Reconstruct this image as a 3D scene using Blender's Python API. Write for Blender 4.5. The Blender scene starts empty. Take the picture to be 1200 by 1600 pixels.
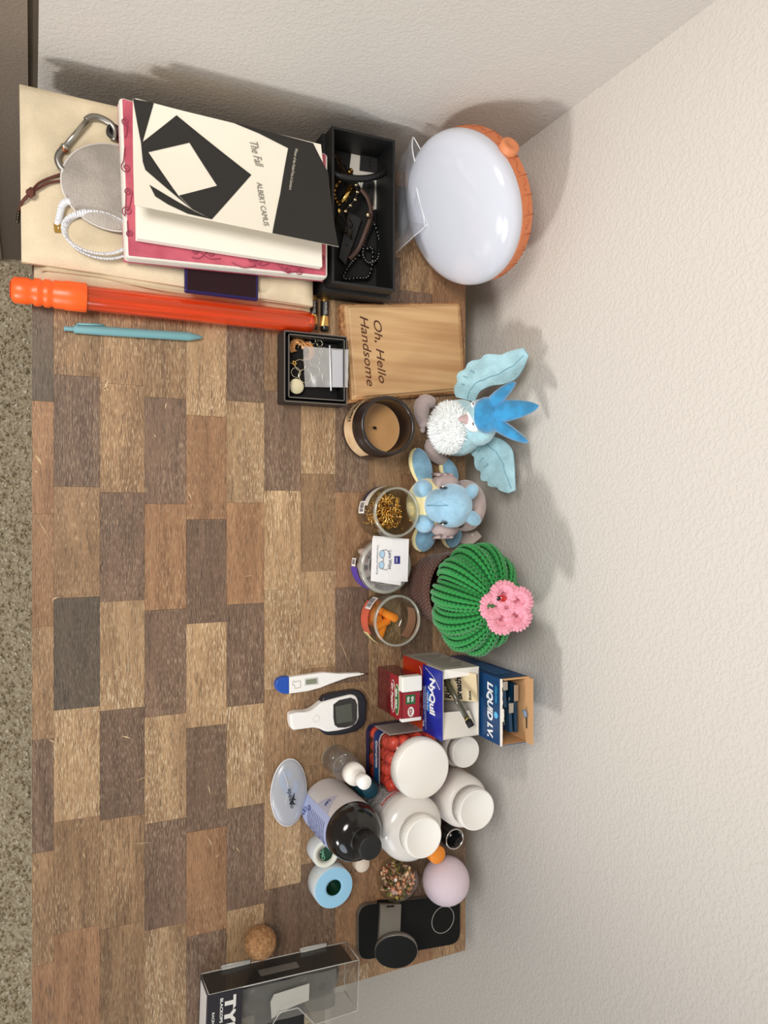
import bpy, bmesh, math, random
from mathutils import Vector, Matrix, Euler, noise
PI = math.pi
rnd = random.Random(7)
sc = bpy.context.scene
COL = sc.collection
# ---------------------------------------------------------------- camera
FPX = 1180.0
TH = math.atan(550 / FPX)
S_, C_ = math.sin(TH), math.cos(TH)
T = 0.735           # height of the desk top
HC = 0.90           # camera height above the desk top
cam_d = bpy.data.cameras.new('camera')
cam = bpy.data.objects.new('camera', cam_d); COL.objects.link(cam)
cam_d.sensor_fit = 'HORIZONTAL'; cam_d.sensor_width = 36.0
cam_d.lens = 36.0 * FPX / 1200.0
cam_d.clip_start = 0.02
cam.matrix_world = Matrix(((0, -1, 0, 0), (C_, 0, -S_, 0), (S_, 0, C_, T + HC), (0, 0, 0, 1)))
sc.camera = cam
# ---------------------------------------------------------------- world, lights, exposure
sc.view_settings.view_transform = 'Standard'
sc.view_settings.look = 'None'
sc.view_settings.gamma = 1.0
sc.view_settings.use_curve_mapping = False
sc.view_settings.exposure = 0.0
sc.cycles.transparent_max_bounces = 40
sc.cycles.max_bounces = 10
w = bpy.data.worlds.new('room_light'); sc.world = w; w.use_nodes = True
w.node_tree.nodes['Background'].inputs[0].default_value = (1.0, 0.95, 0.89, 1)
w.node_tree.nodes['Background'].inputs[1].default_value = 0.30
def area(name, loc, target, size, power, col):
    d = bpy.data.lights.new(name, 'AREA'); d.shape = 'DISK'; d.size = size; d.energy = power; d.color = col
    o = bpy.data.objects.new(name, d); COL.objects.link(o); o.location = loc
    o.rotation_euler = (Vector(target) - Vector(loc)).to_track_quat('-Z', 'Y').to_euler()
    return o
sd = bpy.data.lights.new('room_lamp_light', 'SPOT'); sd.energy = 75; sd.color = (1.0, 0.97, 0.935); sd.spot_size = math.radians(58); sd.spot_blend = 1.0; sd.shadow_soft_size = 0.13
so = bpy.data.objects.new('room_lamp_light', sd); COL.objects.link(so); so.location = (1.15, -1.0, T + 0.48)
so.rotation_euler = (Vector((-0.60, 0.59, T + 0.42)) - so.location).to_track_quat('-Z', 'Y').to_euler()
area('cool_fill_light', (1.9, -0.7, T + 1.1), (-0.45, 0.25, T + 0.1), 1.2, 13, (0.78, 0.88, 1.0))  # added cool fill without a visible source, lifts the shadowed left wall
area('ceiling_light', (-0.35, -0.75, T + 1.65), (-0.12, 0.3, T), 0.7, 9.5, (1.0, 0.97, 0.93)).data.spread = math.radians(110)

# ---------------------------------------------------------------- helpers
def W(u, v, z=0.0):
    D = HC - z; a = (u - 600) / FPX
    Y = D * (S_ + a * C_) / (C_ - a * S_); dep = Y * S_ + D * C_
    return Vector(((v - 800) / FPX * dep, Y, T + z))
def lin(c):
    r = []
    for x in c[:3]:
        x = x / 255.0
        r.append(x / 12.92 if x <= 0.04045 else ((x + 0.055) / 1.055) ** 2.4)
    return tuple(r) + (1.0,)
MATS = {}
def mat(name, col, rough=0.6, metal=0.0, bump=0.0, bscale=200.0, vary=0.0, vscale=30.0, coat=0.0, sheen=0.0, sss=0.0, spec=0.5, stretch=(1, 1, 1), col2=None):
    if name in MATS: return MATS[name]
    m = bpy.data.materials.new(name); m.use_nodes = True; nt = m.node_tree; b = nt.nodes['Principled BSDF']
    b.inputs['Base Color'].default_value = lin(col); b.inputs['Roughness'].default_value = rough
    b.inputs['Metallic'].default_value = metal; b.inputs['Coat Weight'].default_value = coat
    b.inputs['Sheen Weight'].default_value = sheen; b.inputs['Specular IOR Level'].default_value = spec
    if sss: b.inputs['Subsurface Weight'].default_value = sss; b.inputs['Subsurface Scale'].default_value = 0.01
    if bump or vary or col2:
        tc = nt.nodes.new('ShaderNodeTexCoord'); mp = nt.nodes.new('ShaderNodeMapping'); mp.inputs['Scale'].default_value = stretch
        nt.links.new(tc.outputs['Object'], mp.inputs['Vector'])
    if bump:
        n = nt.nodes.new('ShaderNodeTexNoise'); n.inputs['Scale'].default_value = bscale; n.inputs['Detail'].default_value = 3
        bp = nt.nodes.new('ShaderNodeBump'); bp.inputs['Strength'].default_value = bump; bp.inputs['Distance'].default_value = 0.002
        nt.links.new(mp.outputs[0], n.inputs['Vector']); nt.links.new(n.outputs['Fac'], bp.inputs['Height']); nt.links.new(bp.outputs[0], b.inputs['Normal'])
    if vary or col2:
        n = nt.nodes.new('ShaderNodeTexNoise'); n.inputs['Scale'].default_value = vscale; n.inputs['Detail'].default_value = 4
        r = nt.nodes.new('ShaderNodeValToRGB'); r.color_ramp.elements[0].position = 0.38; r.color_ramp.elements[1].position = 0.62
        c2 = col2 or [max(0, x * (1 - vary)) for x in col]
        r.color_ramp.elements[0].color = lin(c2); r.color_ramp.elements[1].color = lin(col)
        nt.links.new(mp.outputs[0], n.inputs['Vector']); nt.links.new(n.outputs['Fac'], r.inputs[0]); nt.links.new(r.outputs[0], b.inputs['Base Color'])
    MATS[name] = m; return m
def clear(name, tint=(255, 255, 255), amount=0.12, rough=0.05, body=None, bodyfac=0.0):
    """thin clear plastic or glass: see-through with a fresnel gloss, optionally milky"""
    if name in MATS: return MATS[name]
    m = bpy.data.materials.new(name); m.use_nodes = True; nt = m.node_tree; nt.nodes.clear()
    out = nt.nodes.new('ShaderNodeOutputMaterial'); tr = nt.nodes.new('ShaderNodeBsdfTransparent'); tr.inputs[0].default_value = lin(tint)
    gl = nt.nodes.new('ShaderNodeBsdfGlossy'); gl.inputs['Roughness'].default_value = rough
    lw = nt.nodes.new('ShaderNodeLayerWeight'); lw.inputs[0].default_value = 0.5
    pw = nt.nodes.new('ShaderNodeMath'); pw.operation = 'POWER'; pw.inputs[1].default_value = 3.2 - 2.0 * amount; nt.links.new(lw.outputs['Facing'], pw.inputs[0])
    mr = nt.nodes.new('ShaderNodeMapRange'); mr.inputs[3].default_value = 0.02 + amount * 0.10; mr.inputs[4].default_value = 0.55 + amount * 0.5; nt.links.new(pw.outputs[0], mr.inputs[0])
    mx = nt.nodes.new('ShaderNodeMixShader'); base = tr
    if body:
        df = nt.nodes.new('ShaderNodeBsdfPrincipled'); df.inputs['Base Color'].default_value = lin(body); df.inputs['Roughness'].default_value = 0.3
        m2 = nt.nodes.new('ShaderNodeMixShader'); m2.inputs[0].default_value = bodyfac
        nt.links.new(tr.outputs[0], m2.inputs[1]); nt.links.new(df.outputs[0], m2.inputs[2]); base = m2
    nt.links.new(mr.outputs[0], mx.inputs[0]); nt.links.new(base.outputs[0], mx.inputs[1]); nt.links.new(gl.outputs[0], mx.inputs[2])
    nt.links.new(mx.outputs[0], out.inputs[0]); MATS[name] = m; return m

class B:
    """collects geometry in world coordinates; build() links it as ONE mesh object"""
    def __init__(s, xf=None): s.v = []; s.f = []; s.m = []; s.sm = []; s.xf = xf or Matrix.Identity(4)
    def add(s, vs, fs, mi=0, smooth=False):
        n = len(s.v); s.v += [s.xf @ Vector(p) for p in vs]
        for f in fs: s.f.append([n + i for i in f]); s.m.append(mi); s.sm.append(smooth)
        return s
    def box(s, x0, x1, y0, y1, z0, z1, mi=0, bev=0.0):
        if bev <= 0:
            vs = [(x, y, z) for z in (z0, z1) for y in (y0, y1) for x in (x0, x1)]
            return s.add(vs, [(0, 2, 3, 1), (4, 5, 7, 6), (0, 1, 5, 4), (2, 6, 7, 3), (0, 4, 6, 2), (1, 3, 7, 5)], mi)
        return s.rprism([(x0, y0), (x1, y0), (x1, y1), (x0, y1)], z0, z1, bev, mi)
    def rprism(s, poly, z0, z1, bev, mi=0):
        """prism with bevelled top and bottom rims and small corner cuts"""
        pts = []
        n = len(poly)
        for i in range(n):
            p, a, c = Vector(poly[i]), Vector(poly[i - 1]), Vector(poly[(i + 1) % n])
            pts += [p + (a - p).normalized() * bev, p + ((a - p).normalized() + (c - p).normalized()) * bev * 0.3, p + (c - p).normalized() * bev]
        cen = sum(pts, Vector((0, 0))) / len(pts)
        def ins(d): return [q + (cen - q).normalized() * d for q in pts]
        rings = [(ins(bev), z0), (ins(bev * .3), z0 + bev * .3), (pts, z0 + bev), (pts, z1 - bev), (ins(bev * .3), z1 - bev * .3), (ins(bev), z1)]
        vs = [(q.x, q.y, z) for r, z in rings for q in r]; k = len(pts)
        fs = [tuple(reversed(range(k))), tuple(range(5 * k, 6 * k))]
        for r in range(5):
            for i in range(k): j = (i + 1) % k; fs.append((r * k + i, r * k + j, (r + 1) * k + j, (r + 1) * k + i))
        return s.add(vs, fs, mi)
    def prism(s, poly, z0, z1, mi=0):
        k = len(poly); vs = [(p[0], p[1], z0) for p in poly] + [(p[0], p[1], z1) for p in poly]
        fs = [tuple(reversed(range(k))), tuple(range(k, 2 * k))] + [(i, (i + 1) % k, k + (i + 1) % k, k + i) for i in range(k)]
        return s.add(vs, fs, mi)
    def lathe(s, prof, n=40, mi=0, c=(0, 0, 0), smooth=True, ab=(1, 1), xf=None):
        vs = []; fs = []; k = len(prof)
        for r, z in prof:
            for i in range(n):
                a = 2 * PI * i / n; p = Vector((c[0] + r * ab[0] * math.cos(a), c[1] + r * ab[1] * math.sin(a), c[2] + z))
                vs.append(xf @ p if xf else p)
        for j in range(k - 1):
            for i in range(n): q = (i + 1) % n; fs.append((j * n + i, j * n + q, (j + 1) * n + q, (j + 1) * n + i))
        s.add(vs, fs, mi, smooth)
        return s
    def grid(s, fn, nu, nv, cu=False, cv=False, mi=0, smooth=True):
        U = nu if cu else nu + 1; V = nv if cv else nv + 1
        vs = [fn(i / nu, j / nv) for i in range(U) for j in range(V)]; fs = []
        for i in range(nu):
            for j in range(nv):
                a = i * V + j; b = ((i + 1) % U) * V + j; c = ((i + 1) % U) * V + (j + 1) % V; d = i * V + (j + 1) % V
                fs.append((a, b, c, d))
        return s.add(vs, fs, mi, smooth)
    def ell(s, c, r, rot=None, nu=20, nv=12, mi=0, p=1.0):
        c = Vector(c); R = rot or Matrix.Identity(3)
        def fn(a, b):
            th = 2 * PI * a; ph = PI * (b * 0.99999 + 0.000005) - PI / 2
            return c + R @ Vector((r[0] * math.cos(ph) * math.cos(th), r[1] * math.cos(ph) * math.sin(th), r[2] * math.sin(ph)))
        return s.grid(fn, nu, nv, cu=True, mi=mi)
    def tube(s, pts, r, n=8, mi=0, closed=False, flat=1.0, caps=True):
        pts = [Vector(p) for p in pts]; k = len(pts); R = r if isinstance(r, (list, tuple)) else [r] * k
        vs = []; up = Vector((0, 0, 1))
        for i in range(k):
            a = pts[(i - 1) % k] if (closed or i) else pts[0]; b = pts[(i + 1) % k] if (closed or i < k - 1) else pts[-1]
            t = (b - a).normalized() if (b - a).length > 1e-9 else Vector((1, 0, 0))
            u = up if abs(t.dot(up)) < 0.95 else Vector((1, 0, 0))
            x = t.cross(u).normalized(); y = x.cross(t).normalized()
            for j in range(n):
                an = 2 * PI * j / n; vs.append(pts[i] + x * math.cos(an) * R[i] + y * math.sin(an) * R[i] * flat)
        fs = []
        for i in range(k if closed else k - 1):
            for j in range(n): q = (i + 1) % k; jj = (j + 1) % n; fs.append((i * n + j, i * n + jj, q * n + jj, q * n + j))
        if not closed and caps: fs += [tuple(reversed(range(n))), tuple(range((k - 1) * n, k * n))]
        return s.add(vs, fs, mi, True)
    def text(s, txt, size, o, ex=(1, 0, 0), ey=(0, 0, 1), th=0.0003, mi=0, fn=None, shear=0.0, bold=0.0, width=None, align='LEFT'):
        vs, fs = text_geo(txt, bold, align)
        if not vs: return s
        xs = [p[0] for p in vs]; sx = size
        if width: sx = width / (max(xs) - min(xs))
        o, ex, ey = Vector(o), Vector(ex).normalized(), Vector(ey).normalized(); nn = ex.cross(ey).normalized()
        out = []
        for x, y, z in vs:
            X, Y = (x * sx + y * size * shear), y * size
            if fn: out.append(fn(X, Y, 0.0002 + (th if z > 0 else 0)))
            else: out.append(o + ex * X + ey * Y + nn * (0.0002 + (th if z > 0 else 0)))
        return s.add(out, fs, mi)
    def build(s, name, mats, parent=None, origin=None, kind=None):
        mats = mats if isinstance(mats, (list, tuple)) else [mats]
        if origin is None:
            if parent is not None: origin = parent['o']
            else:
                xs = [p.x for p in s.v]; ys = [p.y for p in s.v]; zs = [p.z for p in s.v]
                origin = ((min(xs) + max(xs)) / 2, (min(ys) + max(ys)) / 2, min(zs))
        O = Vector(origin)
        me = bpy.data.meshes.new(name); me.from_pydata([tuple(p - O) for p in s.v], [], s.f)
        for m in mats: me.materials.append(m)
        me.polygons.foreach_set('material_index', s.m); me.polygons.foreach_set('use_smooth', s.sm); me.update()
        ob = bpy.data.objects.new(name, me); COL.objects.link(ob)
        if parent is not None:
            ob.parent = parent; ob.location = O - Vector(parent['o'])
        else: ob.location = O
        ob['o'] = tuple(O)
        if kind: ob['kind'] = kind
        return ob
_tc = {}
def text_geo(txt, bold, align):
    k = (txt, bold, align)
    if k not in _tc:
        c = bpy.data.curves.new('t', 'FONT'); c.body = txt; c.size = 1.0; c.extrude = 0.05; c.offset = bold; c.resolution_u = 3; c.align_x = align
        o = bpy.data.objects.new('t', c); COL.objects.link(o); bpy.context.view_layer.update()
        me = o.evaluated_get(bpy.context.evaluated_depsgraph_get()).to_mesh()
        _tc[k] = ([tuple(v.co) for v in me.vertices], [tuple(p.vertices) for p in me.polygons])
        o.evaluated_get(bpy.context.evaluated_depsgraph_get()).to_mesh_clear()
        bpy.data.objects.remove(o); bpy.data.curves.remove(c)
    return _tc[k]
def thing(name, label, cat, loc, group=None):
    o = bpy.data.objects.new(name, None); COL.objects.link(o); o.location = loc; o['o'] = tuple(loc); o.empty_display_size = 0.02
    o['label'] = label; o['category'] = cat
    if group: o['group'] = group
    return o
def tag(o, label, cat, group=None):
    o['label'] = label; o['category'] = cat
    if group: o['group'] = group
    return o
def cyl(cx, cy, z0, r):
    """maps (arc x, height y, lift) onto an upright cylinder, x=0 facing the room (-Y)"""
    return lambda x, y, l=0.0: Vector((cx + (r + l) * math.sin(x / r), cy - (r + l) * math.cos(x / r), z0 + y))
def bez(pts, n=8, closed=False):
    """catmull-rom through the points"""
    P = [Vector(p) for p in pts]; out = []; k = len(P)
    for i in range(k if closed else k - 1):
        g = lambda j: P[j % k] if closed else P[max(0, min(k - 1, j))]
        a, b, c, d = g(i - 1), g(i), g(i + 1), g(i + 2)
        for q in range(n):
            t = q / n; out.append(0.5 * ((2 * b) + (c - a) * t + (2 * a - 5 * b + 4 * c - d) * t * t + (3 * b - a - 3 * c + d) * t ** 3))
    if not closed: out.append(P[-1])
    return out
def cushion(b, c4, z0, z1, nu=24, nv=24, wr=0.0, seed=0, mi=0, edge=0.12, tilt=None):
    """soft slab over four world corners (xy), z in absolute metres"""
    c4 = [Vector((p[0], p[1])) for p in c4]
    def pos(u, v): return c4[0] * (1 - u) * (1 - v) + c4[1] * u * (1 - v) + c4[2] * u * v + c4[3] * (1 - u) * v
    def fall(x): d = min(x, 1 - x) / edge; return 1.0 if d >= 1 else math.sqrt(max(0, 1 - (1 - d) ** 2))
    def top(u, v):
        p = pos(u, v); h = fall(u) * fall(v); n = noise.noise(Vector((p.x * 22, p.y * 16, seed))) * wr
        if h < 0.01: h = 0
        return Vector((p.x, p.y, z0 + (z1 - z0) * (0.35 + 0.65 * h) + (n * h)))
    def bot(u, v): p = pos(u, v); return Vector((p.x, p.y, z0))
    b.grid(top, nu, nv, mi=mi)
    b.grid(lambda u, v: bot(u, 1 - v), nu, nv, mi=mi)
    for f in (lambda a, s: (top if s > .5 else bot)(a, 0), lambda a, s: (top if s > .5 else bot)(1, a), lambda a, s: (top if s > .5 else bot)(1 - a, 1), lambda a, s: (top if s > .5 else bot)(0, 1 - a)):
        b.grid(f, nu, 1, mi=mi)
    return b
# ---------------------------------------------------------------- large structure
XL, YB, XR = -0.487, 0.5900, 0.607       # left wall, back wall, right end of the desk
XD, YD = -0.452, 0.5440                  # left end and back edge of the desk, a few centimetres off the walls
def wall_mat(name, col):
    m = mat(name, col, rough=0.85, spec=0.25); nt = m.node_tree; b = nt.nodes['Principled BSDF']
    tc = nt.nodes.new('ShaderNodeTexCoord'); v = nt.nodes.new('ShaderNodeTexNoise'); v.inputs['Scale'].default_value = 260; v.inputs['Detail'].default_value = 2.5
    n2 = nt.nodes.new('ShaderNodeTexNoise'); n2.inputs['Scale'].default_value = 150; n2.inputs['Detail'].default_value = 2
    r = nt.nodes.new('ShaderNodeMapRange'); r.inputs[1].default_value = 0.45; r.inputs[2].default_value = 0.6
    nt.links.new(tc.outputs['Object'], v.inputs['Vector']); nt.links.new(tc.outputs['Object'], n2.inputs['Vector'])
    nt.links.new(v.outputs['Fac'], r.inputs[0])
    ad = nt.nodes.new('ShaderNodeMath'); ad.operation = 'MULTIPLY_ADD'; ad.inputs[1].default_value = 0.6
    nt.links.new(n2.outputs['Fac'], ad.inputs[0]); nt.links.new(r.outputs[0], ad.inputs[2])
    bp = nt.nodes.new('ShaderNodeBump'); bp.inputs['Strength'].default_value = 0.34; bp.inputs['Distance'].default_value = 0.0011
    nt.links.new(ad.outputs[0], bp.inputs['Height']); nt.links.new(bp.outputs[0], b.inputs['Normal'])
    return m
M_wall = wall_mat('painted_wall', (216, 210, 202))
def struct(b, name, mats, label=None):
    o = b.build(name, mats, origin=(0, 0, 0)); o['kind'] = 'structure'
    if label: o['label'] = label
    return o
struct(B().box(XL - .12, 3.2, YB, YB + .1, 0, 2.6), 'wall_back', M_wall, 'beige orange-peel textured wall behind the desk')
struct(B().box(XL - .12, XL, 0.006, YB, 0, 2.6), 'wall_left', M_wall, 'beige textured side wall beside the tote bag')
struct(B().box(XL - .16, XL - .004, -0.052, -0.004, 0, 2.6), 'wall_left_front', wall_mat('shaded_wall_paint', (142, 128, 114)), 'wall end past the front of the desk, its shade painted in')  # shade on this wall end is put into its darker paint colour
struct(B().box(XL - .14, XL - .012, -0.004, 0.006, 0, 2.6), 'trim_1', mat('groove', (96, 84, 68), rough=0.9), 'dark vertical joint where the side wall ends')
struct(B().box(XL - .2, XL + .002, -0.062, -0.052, 0, 2.1), 'trim_2', mat('casing', (150, 140, 124), rough=0.6), 'pale vertical casing strip at the wall end')
struct(B().box(XL + .0, 3.2, YB - .012, YB, 0, 0.09), 'baseboard_back', mat('baseboard', (205, 198, 186), rough=0.5))
M_carpet = mat('carpet', (206, 192, 164), rough=0.95, bump=.6, bscale=260, col2=(170, 154, 126), vscale=170)
struct(B().box(XL - .6, 3.2, -2.6, YB + .1, -0.05, 0.0), 'floor', M_carpet, 'mottled brown carpet below the desk edge')
b = B()
for i in range(24000):
    x = rnd.uniform(XL - .25, 1.5); y = rnd.uniform(-0.34, -0.004) if i % 6 else rnd.uniform(-.8, -.3)
    if x < XL + .005 and y > -.07: continue
    a = rnd.uniform(0, 2 * PI); r = rnd.uniform(.0022, .004); h = rnd.uniform(.004, .010); lx, ly = rnd.uniform(-.004, .004), rnd.uniform(-.004, .004)
    ps = [(x + r * math.cos(a + k * 2.094), y + r * math.sin(a + k * 2.094), 0.0005) for k in range(3)] + [(x + lx, y + ly, h)]
    b.add(ps, [(0, 1, 3), (1, 2, 3), (2, 0, 3)], rnd.choice((0, 0, 1, 2)))
o = b.build('carpet_pile', [mat('pile_mid', (214, 200, 172), rough=1), mat('pile_light', (236, 226, 204), rough=1), mat('pile_dark', (166, 148, 118), rough=1)], origin=(0, 0, 0), kind='stuff')
tag(o, 'short speckled brown carpet pile on the floor beside the desk', 'carpet')

# ---------------------------------------------------------------- desk with its mosaic of staves
desk = thing('desk', 'long wooden desk topped with a mosaic of brown staves, standing against the wall', 'desk', (0.08, 0.27, 0))
def wood(name, base, dark, lime, limeamt, rough=0.5, objc=True):
    """stave: fine grain along X, open pores, pale liming flecks"""
    if name in MATS: return MATS[name]
    m = bpy.data.materials.new(name); m.use_nodes = True; nt = m.node_tree; b = nt.nodes['Principled BSDF']; L = nt.links
    tc = nt.nodes.new('ShaderNodeTexCoord'); oi = nt.nodes.new('ShaderNodeObjectInfo')
    off = nt.nodes.new('ShaderNodeVectorMath'); off.operation = 'SCALE'; off.inputs[0].default_value = (3.1, 7.7, 5.3); L.new(oi.outputs['Random'], off.inputs['Scale'])
    ad = nt.nodes.new('ShaderNodeVectorMath'); ad.operation = 'ADD'; L.new(tc.outputs['Object'], ad.inputs[0]); L.new(off.outputs[0], ad.inputs[1])
    def nz(scale, st, det, dist=0.0):
        mp = nt.nodes.new('ShaderNodeMapping'); mp.inputs['Scale'].default_value = st; L.new(ad.outputs[0], mp.inputs['Vector'])
        n = nt.nodes.new('ShaderNodeTexNoise'); n.inputs['Scale'].default_value = scale; n.inputs['Detail'].default_value = det; n.inputs['Distortion'].default_value = dist
        L.new(mp.outputs[0], n.inputs['Vector']); return n
    g1 = nz(60, (0.14, 1, 1), 4, 0.6); g2 = nz(900, (0.07, 1, 1), 2); g3 = nz(1350, (0.10, 1, 1), 3); big = nz(14, (0.6, 1, 1), 2)
    r1 = nt.nodes.new('ShaderNodeValToRGB'); r1.color_ramp.elements[0].position = .3; r1.color_ramp.elements[1].position = .7
    r1.color_ramp.elements[0].color = lin(dark); r1.color_ramp.elements[1].color = lin(base); L.new(g1.outputs['Fac'], r1.inputs[0])
    # pores
    mr = nt.nodes.new('ShaderNodeMapRange'); mr.inputs[1].default_value = .36; mr.inputs[2].default_value = .46; mr.inputs[3].default_value = 1; mr.inputs[4].default_value = 0; L.new(g2.outputs['Fac'], mr.inputs[0])
    mx = nt.nodes.new('ShaderNodeMix'); mx.data_type = 'RGBA'; L.new(r1.outputs[0], mx.inputs[6]); mx.inputs[7].default_value = lin([x * .55 for x in dark])
    ml = nt.nodes.new('ShaderNodeMath'); ml.operation = 'MULTIPLY'; ml.inputs[1].default_value = .55; L.new(mr.outputs[0], ml.inputs[0]); L.new(ml.outputs[0], mx.inputs[0])
    # liming in the grain
    lm = nt.nodes.new('ShaderNodeMapRange'); lm.inputs[1].default_value = .53; lm.inputs[2].default_value = .63; L.new(g3.outputs['Fac'], lm.inputs[0])
    lb = nt.nodes.new('ShaderNodeMapRange'); lb.inputs[1].default_value = .35; lb.inputs[2].default_value = .62; lb.inputs[3].default_value = limeamt * .35; lb.inputs[4].default_value = limeamt; L.new(big.outputs['Fac'], lb.inputs[0])
    mm = nt.nodes.new('ShaderNodeMath'); mm.operation = 'MULTIPLY'; L.new(lm.outputs[0], mm.inputs[0]); L.new(lb.outputs[0], mm.inputs[1])
    m2 = nt.nodes.new('ShaderNodeMix'); m2.data_type = 'RGBA'; L.new(mm.outputs[0], m2.inputs[0]); L.new(mx.outputs[2], m2.inputs[6]); m2.inputs[7].default_value = lin(lime)
    hs = nt.nodes.new('ShaderNodeHueSaturation'); va = nt.nodes.new('ShaderNodeMapRange'); va.inputs[3].default_value = .88; va.inputs[4].default_value = 1.12; L.new(oi.outputs['Random'], va.inputs[0]); L.new(va.outputs[0], hs.inputs['Value'])
    L.new(m2.outputs[2], hs.inputs['Color']); L.new(hs.outputs[0], b.inputs['Base Color'])
    b.inputs['Roughness'].default_value = rough
    bp = nt.nodes.new('ShaderNodeBump'); bp.inputs['Strength'].default_value = .35; bp.inputs['Distance'].default_value = .0006; L.new(g2.outputs['Fac'], bp.inputs['Height']); L.new(bp.outputs[0], b.inputs['Normal'])
    MATS[name] = m; return m
WD = {'L': wood('stave_light', (176, 142, 104), (138, 107, 76), (226, 204, 168), .80),
      'M': wood('stave_medium', (156, 122, 88), (120, 91, 64), (212, 184, 144), .62),
      'R': wood('stave_reddish', (158, 118, 84), (126, 90, 62), (208, 178, 138), .48),
      'D': wood('stave_dark', (122, 95, 76), (97, 75, 59), (178, 156, 130), .60),
      'G': wood('stave_grey', (98, 84, 70), (80, 68, 56), (156, 140, 118), .42)}
desk_h = 0.036
b = B().box(XD, XR, 0.0, YD, T - desk_h, T - 0.003)
b.build('top_slab', wood('slab', (120, 88, 60), (84, 60, 42), (150, 120, 90), .2), desk)
strips_u = [50, 84, 156, 226, 291, 354, 413, 470, 524, 576, 626, 676]
ys = [max(0, W(u, 800).y) for u in strips_u] + [YD]
offs = [.002, -.028, -.022, -.0095, .0088, -.0112, -.0265, -.048, -.0255, .03, -.05, .01]
tones = [dict(zip(range(-4, 6), x)) for x in (
    'MDGRRMDMRD', 'RDMDMGLMRD', 'MMMMDLDMMR', 'RDMDRDLDLM', 'MMLRDLDRDM', 'MDDLRDLDLR', 'DMMDLLMLDM', 'RMLLMLMMDR', 'DLMDRDMMRL', 'MDRMMMDRMD', 'RMDMRDMMDR', 'DRMMDMRDMM')]
PL = 0.1225; first = {}
for si in range(12):
    y0, y1 = ys[si], ys[si + 1]
    for k in range(-4, 6):
        x0 = max(XD, offs[si] + k * PL); x1 = min(XR, offs[si] + (k + 1) * PL)
        if x1 - x0 < .006: continue
        tn = tones[si][k]; g = .00006
        bb = B().box(x0 + g, x1 - g, y0 + g, y1 - g, T - .0032, T - rnd.uniform(0, .00006), bev=.00025)
        bb.build('plank', WD[tn], desk, origin=((x0 + x1) / 2, (y0 + y1) / 2, T - .003))
for lx in (XD + .04, XR - .04):
    for ly in (.035, YD - .05): B().box(lx - .025, lx + .025, ly - .025, ly + .025, 0, T - desk_h - .06, bev=.003).build('leg', WD['D'], desk)
b = B()
b.box(XD + .03, XR - .02, .02, .038, T - desk_h - .07, T - desk_h); b.box(XD + .03, XR - .02, YD - .05, YD - .03, T - desk_h - .07, T - desk_h)
b.box(XD + .03, XD + .05, .038, YD - .05, T - desk_h - .07, T - desk_h); b.box(XR - .04, XR - .02, .038, YD - .05, T - desk_h - .07, T - desk_h)
b.build('apron', WD['D'], desk)
# scratches and wear chips: thin marks of their own on the top
b = B()
for (u0, v0, u1, v1, w_) in [(163, 612, 170, 592, 2.2), (160, 606, 172, 610, 1.5), (258, 640, 261, 628, 1.2), (293, 768, 300, 782, 1.2), (55, 710, 66, 728, 2.0), (54, 735, 58, 740, 1.5),
        (322, 1305, 333, 1325, .9), (336, 1341, 342, 1334, .9), (368, 1322, 375, 1332, .9), (210, 1222, 232, 1212, .5), (325, 1225, 328, 1243, 1.0), (524, 985, 552, 1050, .5), (552, 1050, 590, 1110, .5),
        (420, 720, 428, 760, .5), (52, 800, 82, 850, .6), (80, 938, 92, 933, 1.2), (380, 901, 396, 899, .5), (190, 1150, 205, 1154, 1.2), (84, 1160, 90, 1175, 1.4), (75, 1155, 90, 1162, 1.0),
        (240, 678, 244, 684, 1.0), (440, 965, 470, 952, .4), (200, 1318, 240, 1316, .5), (130, 1330, 134, 1342, 1.0)]:
    p, q = W(u0, v0, .0003), W(u1, v1, .0003); d = (q - p).normalized(); n = Vector((-d.y, d.x, 0)) * w_ * .0007; mpt = (p + q) / 2 + n * rnd.uniform(-1, 1)
    b.add([p, mpt - n, q, mpt + n], [(0, 1, 2, 3)])
b.build('scratch_marks', mat('bare_wood', (196, 170, 132), rough=.8), desk, kind='stuff')

# ================================================================ left end of the desk
M_canvas = mat('canvas', (226, 208, 176), rough=0.95, bump=.5, bscale=900, vary=.08, vscale=18)
bag = thing('tote_bag', 'cream canvas tote bag folded flat under the books at the left wall', 'bag', (-.35, .15, T))
b = B(); cushion(b, [(-.447, .002), (-.243, .002), (-.246, .315), (-.444, .315)], T, T + .020, wr=.002, seed=3, edge=.06); b.build('lower_fold', M_canvas, bag)
b = B(); cushion(b, [(-.447, -.012), (-.262, -.010), (-.252, .312), (-.442, .312)], T + .018, T + .035, wr=.0035, seed=9, edge=.07, nu=36, nv=50); b.build('upper_fold', M_canvas, bag)
b = B(); b.tube(bez([W(u, v, .021) for u, v in ((60, 421), (150, 432), (200, 443), (280, 457), (400, 468), (486, 480))], 6), .0009, n=5); b.build('seam', mat('seam', (206, 184, 150), rough=1), bag)

def metal(name, col, rough=.3): return mat(name, col, rough=rough, metal=1.0)
M_steel = metal('steel_dull', (150, 146, 138), .35)
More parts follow.
